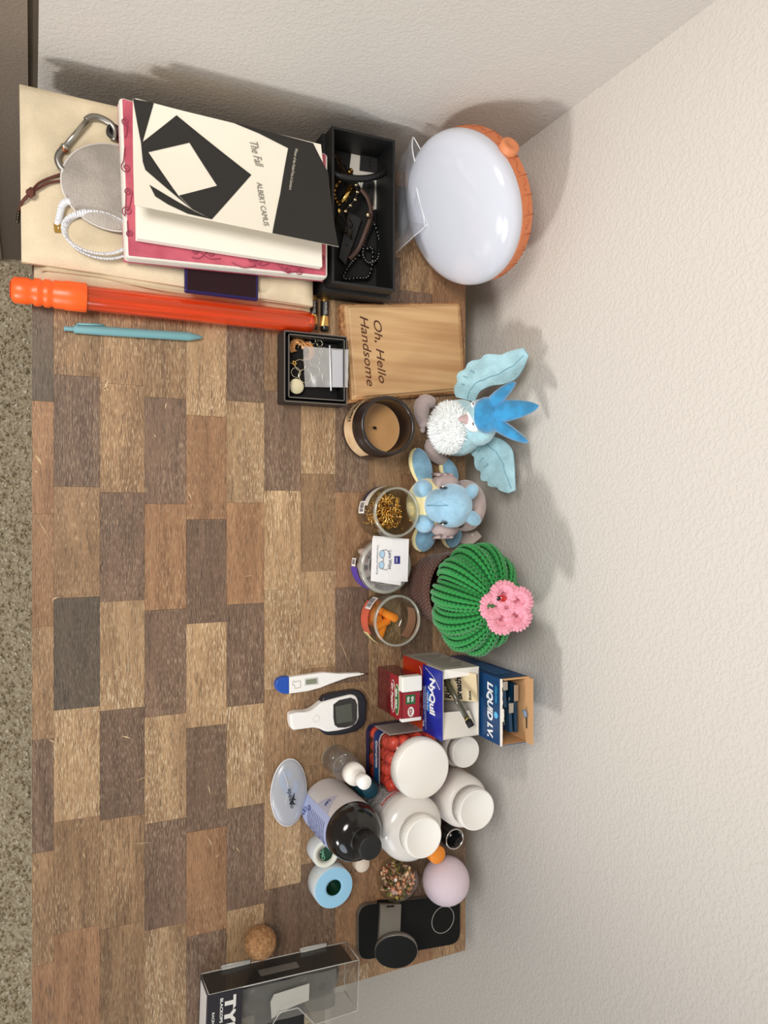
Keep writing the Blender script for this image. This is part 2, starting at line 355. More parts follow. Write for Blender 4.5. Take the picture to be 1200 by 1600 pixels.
# carabiner
z0 = .0385
car = thing('carabiner', 'dull metal carabiner clip on the canvas beside the grey pouch', 'carabiner', W(140, 225, .034))
b = B(); b.tube(bez([W(u, v, z0) for u, v in ((134, 188), (143, 183), (155, 184), (168, 190), (176, 197), (180, 207), (178, 220))], 5), .0036, n=10)
b.build('hook_body', M_steel, car); b = B(); b.tube(bez([W(u, v, z0) for u, v in ((98, 233), (92, 240), (90, 250), (95, 262), (104, 268), (112, 270))], 5), .0034, n=10); b.build('hook_end', M_steel, car)
b = B(); b.tube([W(100, 231, z0 + .001), W(136, 189, z0 + .001)], .0032, n=10); b.tube([W(99, 232, z0 + .0015), W(102, 228, z0 + .0015)], .0042, n=10); b.build('gate', metal('steel_bright', (186, 182, 172), .3), car)
b = B(); b.tube([W(98, 235, z0 - .001), W(103, 231, z0 + .001)], .0043, n=10); b.build('hinge', mat('copper_brown', (140, 84, 50), rough=.4, metal=.8), car)
tag(B().lathe([(0.004, 0), (.0075, 0), (.0075, .006), (.004, .006), (.004, 0)], 24, c=W(177, 208, .0350)).build('cord_ring', mat('black_rubber', (26, 25, 24), rough=.5)), 'small black ring at the notebook edge above the grey pouch', 'ring')
# grey oval pouch
def stone(a, b2):
    th = 2 * PI * a; ph = PI * (b2 * .9999998 + .0000001) - PI / 2
    c = W(178, 296, .035); rr = (max(0, math.cos(ph))) ** .55
    return Vector((c.x + .0455 * rr * math.cos(th), c.y + .052 * rr * math.sin(th), c.z + .0055 + .0058 * math.sin(ph)))
b = B(); b.grid(stone, 48, 20, cu=True)
st = thing('pumice_stone', 'grey oval stone-like pad half covered by the notebook', 'pad', W(178, 296, .034))
b.build('body', mat('grey_felt', (176, 166, 156), rough=1, bump=.8, bscale=500, vary=.15, vscale=25, sheen=.3), st)
b = B(); c = W(178, 296, .035); b.tube([(c.x + .0462 * math.cos(t * PI / 30), c.y + .0527 * math.sin(t * PI / 30), c.z + .0045) for t in range(60)], .0012, n=6, closed=True)
b.build('rim', mat('felt_rim', (206, 198, 190), rough=.9), st)
# cord
crd = thing('knotted_lanyard', 'dark brown cord with a knot and metal beads hanging off the bag', 'cord', W(60, 298, .034))
M_cord = mat('cord', (98, 52, 38), rough=.8, bump=.6, bscale=900)
b = B(); b.tube(bez([W(u, v, .038) for u, v in ((112, 262), (97, 271), (75, 279), (60, 287), (50, 298))], 5), .0014, n=7); b.tube(bez([W(u, v, .038) for u, v in ((112, 278), (95, 282), (76, 286), (62, 293), (50, 300))], 5), .0014, n=7)
b.tube(bez([W(49, 300, .038), W(42, 306, .037), W(35, 314, .028), W(30, 326, .015)], 5), .0013, n=7); b.tube(bez([W(47, 302, .039), W(39, 311, .037), W(33, 320, .026), W(29, 330, .012)], 5), .0013, n=7); b.build('cord_strand', M_cord, crd)
b = B(); b.ell(W(48, 301, .0395), (.0042, .0048, .0038)); b.tube([W(48, 301, .0395) + Vector((.0045 * math.cos(t * PI / 6), .002 * math.sin(t * PI / 6), .003 * math.sin(t * PI / 6))) for t in range(12)], .0014, n=6, closed=True); b.build('knot', M_cord, crd)
for i in range(5):
    b = B(); b.ell(W(30 - .6 * i, 329 + 4.2 * i, .012), (.0021, .0021, .0018), nu=12, nv=8); b.build('bead', metal('bead_dark', (88, 80, 70), .3), crd)
# measuring tape
tp = thing('measuring_tape', 'white tailor\'s measuring tape loosely coiled on the canvas', 'tape measure', W(145, 372, .034))
M_tape = mat('tape_white', (232, 232, 236), rough=.45)
def ribbon(path, wv, name, tilt=.5, ticks=True):
    b = B(); k = len(path); L = []
    for i in range(k):
        t = (path[min(i + 1, k - 1)] - path[max(i - 1, 0)]).normalized(); sd = Vector((t.y, -t.x, 0)).normalized()
        d = (sd * tilt + Vector((0, 0, 1)) * math.sqrt(1 - tilt * tilt)); L.append((path[i] - d * wv / 2, path[i] + d * wv / 2, sd))
    for i in range(k - 1):
        a, c2 = L[i], L[i + 1]; o_ = Vector((0, 0, .0004))
        b.add([a[0], a[1], c2[1], c2[0], a[0] + o_, a[1] + o_, c2[1] + o_, c2[0] + o_], [(0, 1, 2, 3), (7, 6, 5, 4), (0, 4, 5, 1), (3, 2, 6, 7), (0, 3, 7, 4), (1, 5, 6, 2)], 0, True)
    b.build(name, M_tape, tp)
    if ticks:
        b = B()
        for i in range(0, k - 1, 2):
            a, c2 = L[i], L[i + 1]
            for lo, hi in (((.80, 1.0),) if i % 8 else ((.45, 1.0),)):
                p = a[0].lerp(a[1], lo); q = a[0].lerp(a[1], hi); e = (c2[0] - a[0]) * .14; up = Vector((0, 0, .0007))
                b.add([p + up, q + up, q + e + up, p + e + up], [(0, 1, 2, 3)])
        b.build('tick_marks', mat('ink_blue', (48, 46, 92), rough=.7), tp, kind='stuff')
cen = W(156, 368, .041)
path = []
for i in range(150):
    a = i * .085; r = 1.0 - .022 * a; path.append(Vector((cen.x + .0270 * r * math.cos(a + 1.2), cen.y + .041 * r * math.sin(a + 1.2) + .004 * math.sin(a * .5), cen.z - .001 + .0004 * a)))
ribbon(path, .0075, 'coil', .62)
ribbon(bez([W(114, 316, .040), W(104, 315, .042), W(97, 322, .043), W(93, 338, .042), W(90, 352, .040)], 7), .007, 'free_end', .95)
b = B(); b.xf = Matrix.Translation(W(90.5, 356, .0395)) @ Matrix.Rotation(.12, 4, 'Z'); b.box(-.0048, .0048, -.0038, .0038, -.0006, .0008, bev=.0003)
b.build('brass_tip', metal('brass', (206, 166, 84), .25), tp)
b = B(); b.lathe([(0, .0012), (.0012, .0012), (.0012, .0006)], 12, c=W(91.5, 356, .0395)); b.build('rivet', metal('rivet', (240, 226, 180), .15), tp)

# orange wand
wand = thing('bubble_wand', 'translucent orange bubble wand with a ribbed opaque cap, left of the pen', 'bubble wand', (-.235, .14, T))
M_or = mat('orange_plastic', (255, 100, 34), rough=.35, sss=.1)
ax = Matrix.Translation(Vector((-.2335, 0, T + .0165))) @ Matrix.Rotation(-PI / 2, 4, 'X') @ Matrix.Rotation(0, 4, 'Z')
b = B(); b.lathe([(0, -.020), (.010, -.020), (.0135, -.017), (.0140, -.004), (.0122, 0), (.0146, .003), (.0146, .008), (.0126, .010), (.0148, .0125), (.0148, .017), (.0130, .0195), (.0148, .022), (.0148, .031), (.0156, .033), (.0156, .0530), (.0150, .054), (.012, .054)], 36, xf=ax)
b.build('cap', M_or, wand)
b = B(); b.lathe([(.0088, -.0205), (.0088, -.0212), (.0078, -.0212), (.0060, -.014), (0, -.014)], 28, xf=ax @ Matrix.Translation((0, -.001, 0)) @ Matrix.Scale(.62, 4, (0, 1, 0)))
b.build('cap_hole', mat('orange_deep', (206, 50, 10), rough=.5), wand)
b = B(); b.lathe([(.0128, .053), (.0134, .056), (.0134, .300), (.0125, .310), (.009, .3155), (0, .317)], 36, xf=ax)
b.build('tube', clear('orange_clear', (255, 176, 130), .32, .06, body=(255, 96, 34), bodyfac=.34), wand)
b = B()
for i in range(5): a = i * 1.256; b.tube([ax @ Vector((.0105 * math.cos(a), .0105 * math.sin(a), .056)), ax @ Vector((.0105 * math.cos(a + .3), .0105 * math.sin(a + .3), .306))], .0016, n=6)
b.build('inner_stick', clear('orange_inner', (255, 170, 110), .3, .1, body=(250, 100, 40), bodyfac=.35), wand)

# pen
pen = thing('ballpoint_pen', 'slim matte teal click pen lying on the bare staves', 'pen', W(210, 520, 0))
M_teal = mat('teal_soft', (112, 160, 166), rough=.55)
p0, p1 = W(115, 514, .0052), W(316, 527, .0052); d = (p1 - p0); Lp = d.length; q = Matrix.Translation(p0) @ d.to_track_quat('Z', 'Y').to_matrix().to_4x4()
b = B(); b.lathe([(0, 0), (.0040, 0), (.0044, .0008), (.0050, .030), (.0050, Lp - .016), (.0044, Lp - .013), (.0016, Lp - .001), (.0006, Lp), (0, Lp)], 24, xf=q); b.build('barrel', M_teal, pen)
b = B(); b.lathe([(.0026, 0), (.0026, -.0085), (.0022, -.0098), (0, -.0100)], 16, xf=q); b.build('click_button', M_teal, pen)
b = B(); a0, a1 = W(121, 506, .008), W(163, 508, .0075); b.tube([a0, a0.lerp(a1, .5) + Vector((0, 0, .001)), a1], .0013, n=8); b.tube([a0, W(119, 512, .0085)], .0012, n=6); b.build('clip', M_teal, pen)

# phone under notebook
ph = thing('phone', 'dark glossy phone with a blue rim sticking out from under the pink notebook', 'phone', W(340, 430, .035))
b = B(); poly = [W(288, 425, .040), W(288, 457, .040), W(403, 467, .040), W(403, 425, .040)]; x0 = poly[1].x; y0, y1 = poly[0].y, poly[2].y
b.rprism([(x0 - .14, y0), (x0, y0), (x0, y1), (x0 - .14, y1)], T + .036, T + .0425, .002); b.build('phone_frame', mat('phone_blue', (48, 38, 92), rough=.25, metal=.5), ph)
b = B(); b.rprism([(x0 - .138, y0 + .003), (x0 - .003, y0 + .003), (x0 - .003, y1 - .003), (x0 - .138, y1 - .003)], T + .0418, T + .0428, .0004); b.build('screen', mat('phone_glass', (34, 8, 16), rough=.3, spec=.3), ph)

# pink notebook
nb = thing('notebook', 'pink notebook with dark scroll pattern under the black and white paperback', 'notebook', (-.35, .2, T + .043))
nq = [W(u, v, .0615) for u, v in ((186, 150), (196, 402), (513, 434), (513, 240))]
nq[0].x = max(nq[0].x, XL + .004); nq[3].x = max(nq[3].x, XL + .004)
cn = [(p.x, p.y) for p in nq]
def inset(c, d):
    m = Vector((sum(p[0] for p in c) / len(c), sum(p[1] for p in c) / len(c))); return [tuple(Vector(p) + (m - Vector(p)).normalized() * d) for p in c]
b = B(); b.rprism(cn, T + .0445, T + .0610, .0035); b.build('page_block', mat('paper_side', (236, 230, 218), rough=.9, bump=.6, bscale=500, stretch=(1, 1, 8)), nb)
b = B(); b.rprism(inset(cn, .004), T + .0605, T + .0622, .0006)
b.build('front_cover', mat('pink_cover', (196, 92, 108), rough=.6, col2=(166, 62, 84), vscale=26), nb)
b = B(); b.rprism(cn, T + .0430, T + .0447, .0006); b.build('back_cover', mat('pink_cover', (196, 92, 108)), nb)
b = B()
def spiral(c, r, turns, st, sgn=1, lead=None):
    pts = []
    for i in range(int(turns * 14)):
        a = i / 14 * 2 * PI; rr = r * (1 - i / (turns * 14) * .85); pts.append(c + Vector((rr * math.sin(a * sgn + st), rr * math.cos(a * sgn + st), 0)))
    if lead is not None: pts = bez([lead, lead.lerp(pts[0], .5) + Vector((.004, 0, 0)), pts[0]], 5) + pts
    return pts
zt = .0628
for (u, v, r, st, sg, lu, lv) in [(305, 398, 8, 0, 1, 345, 412), (330, 400, 10, 3, -1, 300, 410), (403, 415, 11, 2, 1, 362, 418), (392, 412, 7, 0, -1, 420, 420), (450, 428, 8, 1, 1, 430, 414), (468, 430, 9, 3, -1, 440, 424), (505, 408, 6, 1, 1, 508, 425),
        (193, 190, 9, 1, 1, 192, 215), (194, 262, 11, 4, -1, 192, 230), (196, 330, 12, 2, 1, 194, 300), (197, 300, 9, 0, -1, 196, 330), (200, 365, 8, 2, 1, 196, 345)]:
    b.tube(spiral(W(u + (3 if u < 203 else 0), v - (6 if u > 250 else 0), zt), r * .00048, 1.6, st, sg, W(lu + (3 if u < 203 else 0), lv - (8 if u > 250 else 0), zt)), .00055, n=4, flat=.3)
b.build('scroll_pattern', mat('scroll_ink', (150, 58, 82), rough=.6), nb, kind='stuff')

# paperback "The Fall"
bk = thing('paperback_book', 'white paperback with black angular shapes lying on the pink notebook', 'book', (-.36, .2, T + .0625))
BX0, BX1, BY0, BY1 = -.440, -.303, .094, .309
def bz(t): return .0775 + .026 * max(0, t) ** 2
def bt(x): return (x - BX0) / (BX1 - BX0)
def bookpt(px, py, lift=.0):
    u = 170 + px / 3.2432; v = 130 + py / 3.2432; z = .08
    for _ in range(25): p = W(u, v, z); z = bz(bt(p.x)) + lift
    return W(u, v, z)
pb = [W(210, 156, .070), W(213, 374, .070), W(502, 419, .070), W(498, 232, .070)]; pb[0].x = max(pb[0].x, XL + .003); pb[3].x = max(pb[3].x, XL + .006)
pg = [(p.x, p.y) for p in pb]
M_page = mat('page_white', (240, 234, 220), rough=.9)
b = B(); b.rprism(pg, T + .0642, T + .0745, .0012); b.build('page_block', M_page, bk)
b = B(); b.rprism([(x - .0005, y) for x, y in pg], T + .0631, T + .0643, .0003); b.build('back_cover', M_page, bk)
cc = [bookpt(122, 78), bookpt(130, 618), bookpt(1165, 830), bookpt(1075, 310)]
for p in (cc[0], cc[3]): p.x = max(p.x, XL + .003)
def cov(u, v):
    p = cc[0] * (1 - u) * (1 - v) + cc[1] * (1 - u) * v + cc[2] * u * v + cc[3] * u * (1 - v); return p
b = B(); b.grid(lambda u, v: (lambda p: Vector((p.x, p.y, T + bz(bt(p.x)))))(cov(u, v)), 20, 20); b.grid(lambda u, v: (lambda p: Vector((p.x, p.y, T + bz(bt(p.x)) - .0004)))(cov(1 - u, v)), 20, 20)
b.build('front_cover', mat('cover_white', (238, 231, 214), rough=.45), bk)
def decal(polys, name, mtl, parent):
    bm = bmesh.new()
    for poly in polys:
        bm.faces.new([bm.verts.new((p := bookpt(x, y)).xy.to_3d()) for x, y in poly])
    bmesh.ops.triangulate(bm, faces=bm.faces[:])
    for k in range(1, 16):
        x = BX0 + (BX1 - BX0) * k / 16
        bmesh.ops.bisect_plane(bm, geom=bm.verts[:] + bm.edges[:] + bm.faces[:], plane_co=(x, 0, 0), plane_no=(1, 0, 0))
    b = B(); bm.verts.ensure_lookup_table(); bm.verts.index_update()
    vs = []
    for v in bm.verts:
        x = max(v.co.x, XL + .003); vs.append((x, v.co.y, T + bz(bt(x)) + .0005))
    b.add(vs, [tuple(v.index for v in f.verts) for f in bm.faces]); bm.free(); return b.build(name, mtl, parent)
M_blk = mat('print_black', (34, 31, 28), rough=.42)
decal([[(122, 80), (228, 100), (170, 303), (163, 305)], [(163, 305), (343, 163), (722, 465), (522, 690), (425, 641), (355, 570), (548, 520), (408, 302), (200, 350), (352, 570), (427, 645), (185, 440), (172, 400)],
       [(205, 515), (330, 590), (430, 647), (522, 690), (400, 662), (300, 615), (235, 574)], [(612, 194), (1035, 305), (1112, 455), (1163, 828), (828, 760), (868, 560), (908, 330), (760, 255)]], 'black_shapes', M_blk, bk)
def booktext(s, px, py, qx, qy, size, name, m, shear=0):
    p, q_ = bookpt(px, py), bookpt(qx, qy); ex = (q_ - p); L = ex.length; ex.normalize(); ey = Vector((0, 0, 1)).cross(ex).normalized()
    b = B(); b.text(s, size, (0, 0, 0), width=L, shear=shear, fn=lambda x, y, l: (lambda r: Vector((r.x, r.y, T + bz(bt(r.x)) + .0005 + l)))(p + ex * x + ey * y)); b.build(name, m, bk)
M_ink = mat('ink_grey', (128, 123, 113), rough=.6)
booktext('The Fall', 710, 290, 742, 415, .0135, 'title_text', M_ink, .25); booktext('ALBERT CAMUS', 748, 503, 785, 722, .0088, 'author_text', M_ink)
booktext('Winner of the Nobel Prize in Literature', 944, 330, 912, 540, .0048, 'blurb_text', mat('ink_light', (196, 188, 170)))

# black jewellery box
jb = thing('jewellery_box', 'black open box full of bracelets and watch straps beside the books', 'box', (-.355, .366, T))
X0, X1, Y0, Y1 = -.462, -.274, .325, .409; hb = .055
M_bb = mat('box_black', (20, 20, 20), rough=.55, bump=.2, bscale=600); M_bi = mat('box_inner', (22, 22, 22), rough=.85)
b = B(); b.box(X0, X1, Y0, Y1, T, T + .003)
for c in ((X0, X1, Y0, Y0 + .003), (X0, X1, Y1 - .003, Y1), (X0, X0 + .003, Y0 + .003, Y1 - .003), (X1 - .003, X1, Y0 + .003, Y1 - .003)): b.box(*c, T, T + hb)
b.build('box_tray', M_bb, jb)
b = B(); e = .004
for c in ((X0 + 0, X1 + e, Y0 - e, Y0 - .0002), (X0 + 0, X1 + e, Y1 + .0002, Y1 + e), (X1 + .0002, X1 + e, Y0 - .0002, Y1 + .0002)): b.box(*c, T + .0005, T + .034)
b.build('lid_sleeve', M_bb, jb)
b = B(); b.box(X0 + .003, X1 - .003, Y0 + .003, Y1 - .003, T + .003, T + .0045); b.build('lining', M_bi, jb)
zb = T + .0046
b = B(); b.text('F', .006, (X1 - .012, .352, T + .0047), ex=(0, 1, 0), ey=(-1, 0, 0)); b.build('maker_mark', mat('ink_white', (225, 222, 214)), jb)
# contents: each its own thing
def Wb(px, py, z): return W(480 + px / 3.3333, 180 + py / 3.3333, z)
b = B(); c = [Wb(236, 162, .006), Wb(222, 270, .006), Wb(345, 492, .006), Wb(398, 480, .006), Wb(400, 330, .006), Wb(392, 210, .006), Wb(345, 185, .006)]
b.prism([(p.x, p.y) for p in c], zb, zb + .0008); tag(b.build('paper_card', mat('card', (222, 216, 204), rough=.9)), 'white paper card with a torn edge in the black box', 'card')
def band(name, pts, r, flat, m, label, cat, zc=None, closed=False, n=8):
    b = B(); b.tube(bez(pts, 8, closed), r, n=n, flat=flat, closed=closed); return tag(b.build(name, m), label, cat, 'bracelets and straps in the black box')
# ribbed black bangle
bang = thing('ribbed_bangle', 'thick ribbed black bangle across the white card in the black box', 'bangle', Wb(270, 310, .02), 'bracelets and straps in the black box')
pts = bez([Wb(125, 300, .030), Wb(170, 318, .034), Wb(240, 330, .036), Wb(320, 328, .036), Wb(390, 305, .034), Wb(410, 272, .030)], 10)
b = B(); b.tube(pts, [.0040 + (.0006 if i % 2 else 0) for i in range(len(pts))], n=10); b.build('band', mat('black_rib', (24, 24, 25), rough=.4), bang)
for nm, lab, ps, zc in (('watch_strap', 'black leather watch strap lying flat on the white card', (280, 205, 375, 215, 372, 300, 275, 285), .008), ('fabric_strap', 'long black fabric strap at the near end of the black box', (215, 500, 285, 540, 200, 780, 165, 740), .010), ('rubber_strap', 'black strap piece crossing under the ribbed bangle', (298, 330, 352, 345, 345, 470, 285, 400), .012)):
    t = thing(nm, lab, 'strap', Wb(ps[0], ps[1], .006), 'bracelets and straps in the black box')
    q4 = [Wb(ps[i], ps[i + 1], zc) for i in (0, 2, 4, 6)]
    b = B(); b.rprism([(p.x, p.y) for p in q4], T + zc - .003, T + zc, .0008); b.build('strap_body', mat('leather_black', (36, 35, 34), rough=.6, bump=.4, bscale=700), t)
    b = B(); m1, m2 = q4[0].lerp(q4[1], .5), q4[2].lerp(q4[3], .5)
    for k in (.25, .45, .65): pp = m1.lerp(m2, k); b.lathe([(.0012, 0), (.0012, .0004), (0, .0004)], 10, c=(pp.x, pp.y, T + zc))
    b.build('strap_holes', mat('hole_dark', (8, 8, 8), rough=.9), t)
t = thing('brown_leather_bracelet', 'brown braided leather bracelet curving through the black box', 'bracelet', Wb(320, 500, .01), 'bracelets and straps in the black box')
b = B(); b.tube(bez([Wb(280, 385, .026), Wb(318, 440, .026), Wb(332, 520, .022), Wb(300, 620, .018), (Wb(265, 700, .014)), Wb(220, 750, .012)], 8), .0032, n=8, flat=.5); b.build('band', mat('leather_brown', (74, 50, 40), rough=.5), t)
b = B(); b.tube([Wb(318, 512, .026), Wb(312, 530, .026)], .0036, n=10); b.build('clasp', metal('clasp_pale', (206, 186, 150), .3), t)
t = thing('gold_watch', 'gold link watch half hidden at the edge of the paperback', 'watch', Wb(200, 430, .01), 'bracelets and straps in the black box')
b = B(); a_, c_ = Wb(178, 452, .028), Wb(238, 372, .028); b.tube([a_, c_], .0042, n=4, flat=.5); b.build('clasp_plate', metal('gold', (222, 184, 104), .22), t)
gp = bez([Wb(170, 470, .024), Wb(150, 440, .022), Wb(140, 400, .02), Wb(160, 350, .022), Wb(215, 300, .024), Wb(235, 285, .024)], 4)
for i in range(0, len(gp) - 1, 2): b = B(); b.tube([gp[i], gp[i].lerp(gp[i + 1], 1.6)], .0030, n=6, flat=.6); b.build('link', metal('gold_dark', (150, 112, 56), .3), t)
b = B(); b.ell(Wb(165, 497, .022), (.0035, .0026, .002)); b.build('crown', metal('gold', (222, 184, 104)), t)
for cx, cy, sx, m_, lab in ((160, 275, 26, metal('wire_bronze', (96, 74, 50), .4), 'thin bronze wire hoops in the far corner of the black box'), (190, 560, 30, metal('wire_dark', (70, 60, 48), .4), 'thin dark wire hoops near the middle of the black box')):
    b = B(); c = Wb(cx, cy, .012)
    for k in range(4): b.tube([c + Vector((.014 * math.cos(a * PI / 12) + k * .002, .010 * math.sin(a * PI / 12 + k * .4), .006 * math.sin(a * PI / 6 + k) + .003)) for a in range(24)], .0006, n=5, closed=True)
    tag(b.build('wire_hoops', m_), lab, 'hoops', 'bracelets and straps in the black box')
for nm, lab, pts in (('beaded_bracelet', 'shiny black bead bracelet at the right side of the black box', [(345, 560), (370, 630), (375, 690), (365, 750), (320, 770), (290, 730), (300, 660), (325, 600)]), ('small_bead_bracelet', 'fine black bead bracelet in the near corner of the black box', [(330, 690), (340, 760), (318, 840), (260, 850), (190, 850), (215, 790), (250, 750)])):
    t = thing(nm, lab, 'bracelet', Wb(pts[0][0], pts[0][1], .006), 'bracelets and straps in the black box')
    for p in bez([Wb(x, y, .011) for x, y in pts], 4, True): b = B(); b.ell(p, (.0026,) * 3, nu=10, nv=6); b.build('bead', mat('bead_black', (18, 18, 19), rough=.08, coat=1), t)
t = thing('silver_bracelet', 'short chain of gold and silver links beside the gold watch', 'bracelet', Wb(250, 400, .02), 'bracelets and straps in the black box')
for i, p in enumerate(bez([Wb(255, 362, .03), Wb(262, 400, .028), Wb(250, 440, .026), Wb(225, 470, .024), Wb(200, 500, .022)], 3)): b = B(); b.ell(p, (.0022, .003, .0018), nu=10, nv=6); b.build('bead', metal('gold_pale', (214, 196, 158), .2) if i % 3 == 0 else metal('link_dark', (52, 48, 44), .3), t)

# batteries
M_cu = mat('battery_gold', (214, 168, 96), rough=.28, metal=.9)
for (u, v0, v1, lab) in ((507, 463, 518, 'black and gold battery standing clear beside the black box'), (489, 462, 514, 'black and gold battery half under the orange wand tip')):
    a, c = W(u, v0, .0053), W(u, v1, .0053); L = c.x - a.x; t = thing('battery', lab, 'battery', Vector(((a.x + c.x) / 2, a.y, T)), 'batteries')
    xf = Matrix.Translation(a) @ Matrix.Rotation(PI / 2, 4, 'Y')
    b = B(); b.lathe([(0, 0), (.0048, 0), (.0052, .0006), (.0052, L * .16)], 24, xf=xf); b.lathe([(.0053, L * .58), (.0053, L * .86), (.0053, L * .86)], 24, xf=xf) ; b.build('gold_sleeve', M_cu, t)
    b = B(); b.lathe([(.0053, L * .16), (.00535, L * .17), (.00535, L * .58)], 24, xf=xf); b.lathe([(.00535, L * .86), (.0052, L * .97), (.0045, L), (0, L)], 24, xf=xf); b.build('black_sleeve', mat('battery_black', (28, 27, 26), rough=.3), t)
    b = B(); b.lathe([(.0018, -.001), (.0018, 0), (0, -.001)], 12, xf=xf); b.build('terminal', metal('nickel', (200, 198, 190), .25), t)
    b = B(); b.text('DURACELL', .0042, (0, 0, 0), width=L * .36, fn=lambda x, y, l: Vector((a.x + L * .19 + x, a.y + .00545 * math.sin((y - .0015) / .0054) + 0, a.z + (.00545 + l) * math.cos((y - .0015) / .0054)))); b.build('printed_name', mat('ink_white', (225, 222, 214)), t)

# small black earring box
eb = thing('earring_box', 'small open black box holding hoops and a clear zip bag', 'box', (-.175, .315, T))
q4 = [W(440, 517, .030), W(543, 528, .030), W(545, 632, .030), W(440, 630, .030)]
X0, X1, Y0, Y1 = -.2185, -.1330, .2745, .3560; h1 = .030
b = B(); b.box(X0, X1, Y0, Y1, T, T + .002)
for c in ((X0, X1, Y0, Y0 + .002), (X0, X1, Y1 - .002, Y1), (X0, X0 + .002, Y0 + .002, Y1 - .002), (X1 - .002, X1, Y0 + .002, Y1 - .002)): b.box(*c, T, T + h1 - .003)
b.build('outer_box', mat('box_brown_black', (38, 32, 28), rough=.55), eb)
b = B(); e = .0045
for c in ((X0 + e, X1 - e, Y0 + e, Y0 + e + .0015), (X0 + e, X1 - e, Y1 - e - .0015, Y1 - e), (X0 + e, X0 + e + .0015, Y0 + e, Y1 - e), (X1 - e - .0015, X1 - e, Y0 + e, Y1 - e)): b.box(*c, T + .002, T + h1)
b.build('inner_tray', mat('box_black', (20, 20, 20)), eb)
b = B()
for ee, zz in ((0.0, T + h1 - .0029), (e, T + h1 + .0001)):
    for c in ((X0 + ee, X1 - ee, Y0 + ee, Y0 + ee + .0008), (X0 + ee, X1 - ee, Y1 - ee - .0008, Y1 - ee), (X0 + ee, X0 + ee + .0008, Y0 + ee, Y1 - ee), (X1 - ee - .0008, X1 - ee, Y0 + ee, Y1 - ee)): b.box(*c, zz, zz + .0003)
b.build('worn_rim', mat('rim_grey', (120, 112, 104), rough=.6), eb)
def We(px, py, z): return W(430 + px / 9.231, 500 + py / 9.231, z)
zl = .016
b = B(); b.box(X0 + .007, X1 - .007, Y0 + .007, Y1 - .007, T + .002, T + .011); b.build('foam_insert', mat('foam_black', (20, 17, 16), rough=.95), eb)
for nm, cx, cy, st, sp, R, lab in (('filigree_earring', 330, 400, 1.2, 4.0, 150, 'gold filigree fan earring, the rounder one in the small box'), ('filigree_earring', 440, 440, -.3, 3.2, 150, 'gold filigree fan earring partly under the first one in the small box')):
    c = We(cx, cy, zl); t = thing(nm, lab, 'earring', c, 'earrings and hoops in the small box'); R_ = R / 9.231 * .00076
    b = B()
    for k in range(20):
        a = st + sp * k / 19; p = c + Vector((R_ * math.cos(a), R_ * math.sin(a), 0)); b0 = c + Vector((R_ * .35 * math.cos(a + .9), R_ * .35 * math.sin(a + .9), 0)); q_ = c + Vector((R_ * .97 * math.cos(a + .1), R_ * .97 * math.sin(a + .1), .0005))
        b.tube([b0, b0.lerp(p, .6), p, q_, b0.lerp(q_, .6) + Vector((0, 0, .0004))], .0006, n=4)
    b.build('fan_ribs', metal('rose_gold', (240, 186, 128), .35), t)
    b = B(); b.tube([c + Vector((R_ * .4 * math.cos(st + a * .25), R_ * .4 * math.sin(st + a * .25), .0008)) for a in range(16)], .0007, n=5); b.tube([c, c + Vector((-R_ * .7, R_ * .2, .001))], .0006, n=5); b.build('centre_leaf', metal('rose_gold', (216, 160, 104)), t)
M_hoop = metal('hoop_pale', (226, 218, 190), .25)
for i, (cx, cy, r, zz) in enumerate([(620, 470, 8, .014), (700, 460, 7, .013), (570, 600, 9, .013), (360, 650, 9, .014), (430, 810, 11, .015), (560, 730, 10, .013), (800, 830, 15, .013), (300, 760, 8, .013), (540, 300, 5, .017), (640, 340, 5, .017)]):
    c = We(cx, cy, zz); R_ = r * .00076; b = B(); b.tube([c + Vector((R_ * math.cos(a * PI / 14), R_ * math.sin(a * PI / 14), .0006 * math.sin(a * .5 + i))) for a in range(28)], .0006 if i != 4 else .0011, n=6, closed=True)
    tag(b.build('hoop_earring', M_hoop), 'thin pale hoop earring in the small black box', 'earring', 'hoop earrings in the small box')
c = We(300, 960, .017); b = B(); b.lathe([(0, 0), (.0088, 0), (.0094, .0008), (.0094, .0018), (.0088, .0026), (0, .0028)], 36, c=c); tag(b.build('pearl_disc', mat('cream_shell', (226, 216, 178), rough=.35)), 'cream round disc pendant in the near left corner of the small box', 'pendant', 'earrings and hoops in the small box')
t = thing('star_stud', 'tiny gold star stud beside the filigree fans in the small box', 'earring', We(270, 620, .014), 'earrings and hoops in the small box')
b = B(); c = We(275, 620, .016)
for k in range(5): a = k * 1.2566; b.ell(c + Vector((.0022 * math.cos(a), .0022 * math.sin(a), 0)), (.0014, .0014, .001), nu=8, nv=6)
b.build('petals', metal('gold', (222, 184, 104)), t); b = B(); b.tube([c, We(190, 620, .016)], .0004, n=5); b.build('post', M_hoop, t)
zb_ = thing('zip_bag', 'small clear zip bag lying across the hoops in the small box', 'bag', We(750, 680, .018), None)
b = B(); f = lambda u, v: (We(400, 380, .018) * (1 - u) * (1 - v) + We(1060, 425, .030) * u * (1 - v) + We(1050, 975, .030) * u * v + We(430, 965, .018) * (1 - u) * v) + Vector((0, 0, .0015 * noise.noise(Vector((u * 5, v * 5, 1)))))
b.grid(f, 16, 16); b.build('film', clear('film', (240, 240, 242), .3, .18, body=(222, 220, 216), bodyfac=.42), zb_)
b = B(); b.tube([We(785, 365, .026), We(805, 1020, .026)], .0009, n=6); b.build('zip_strip', mat('zip_white', (240, 240, 242), rough=.4), zb_)
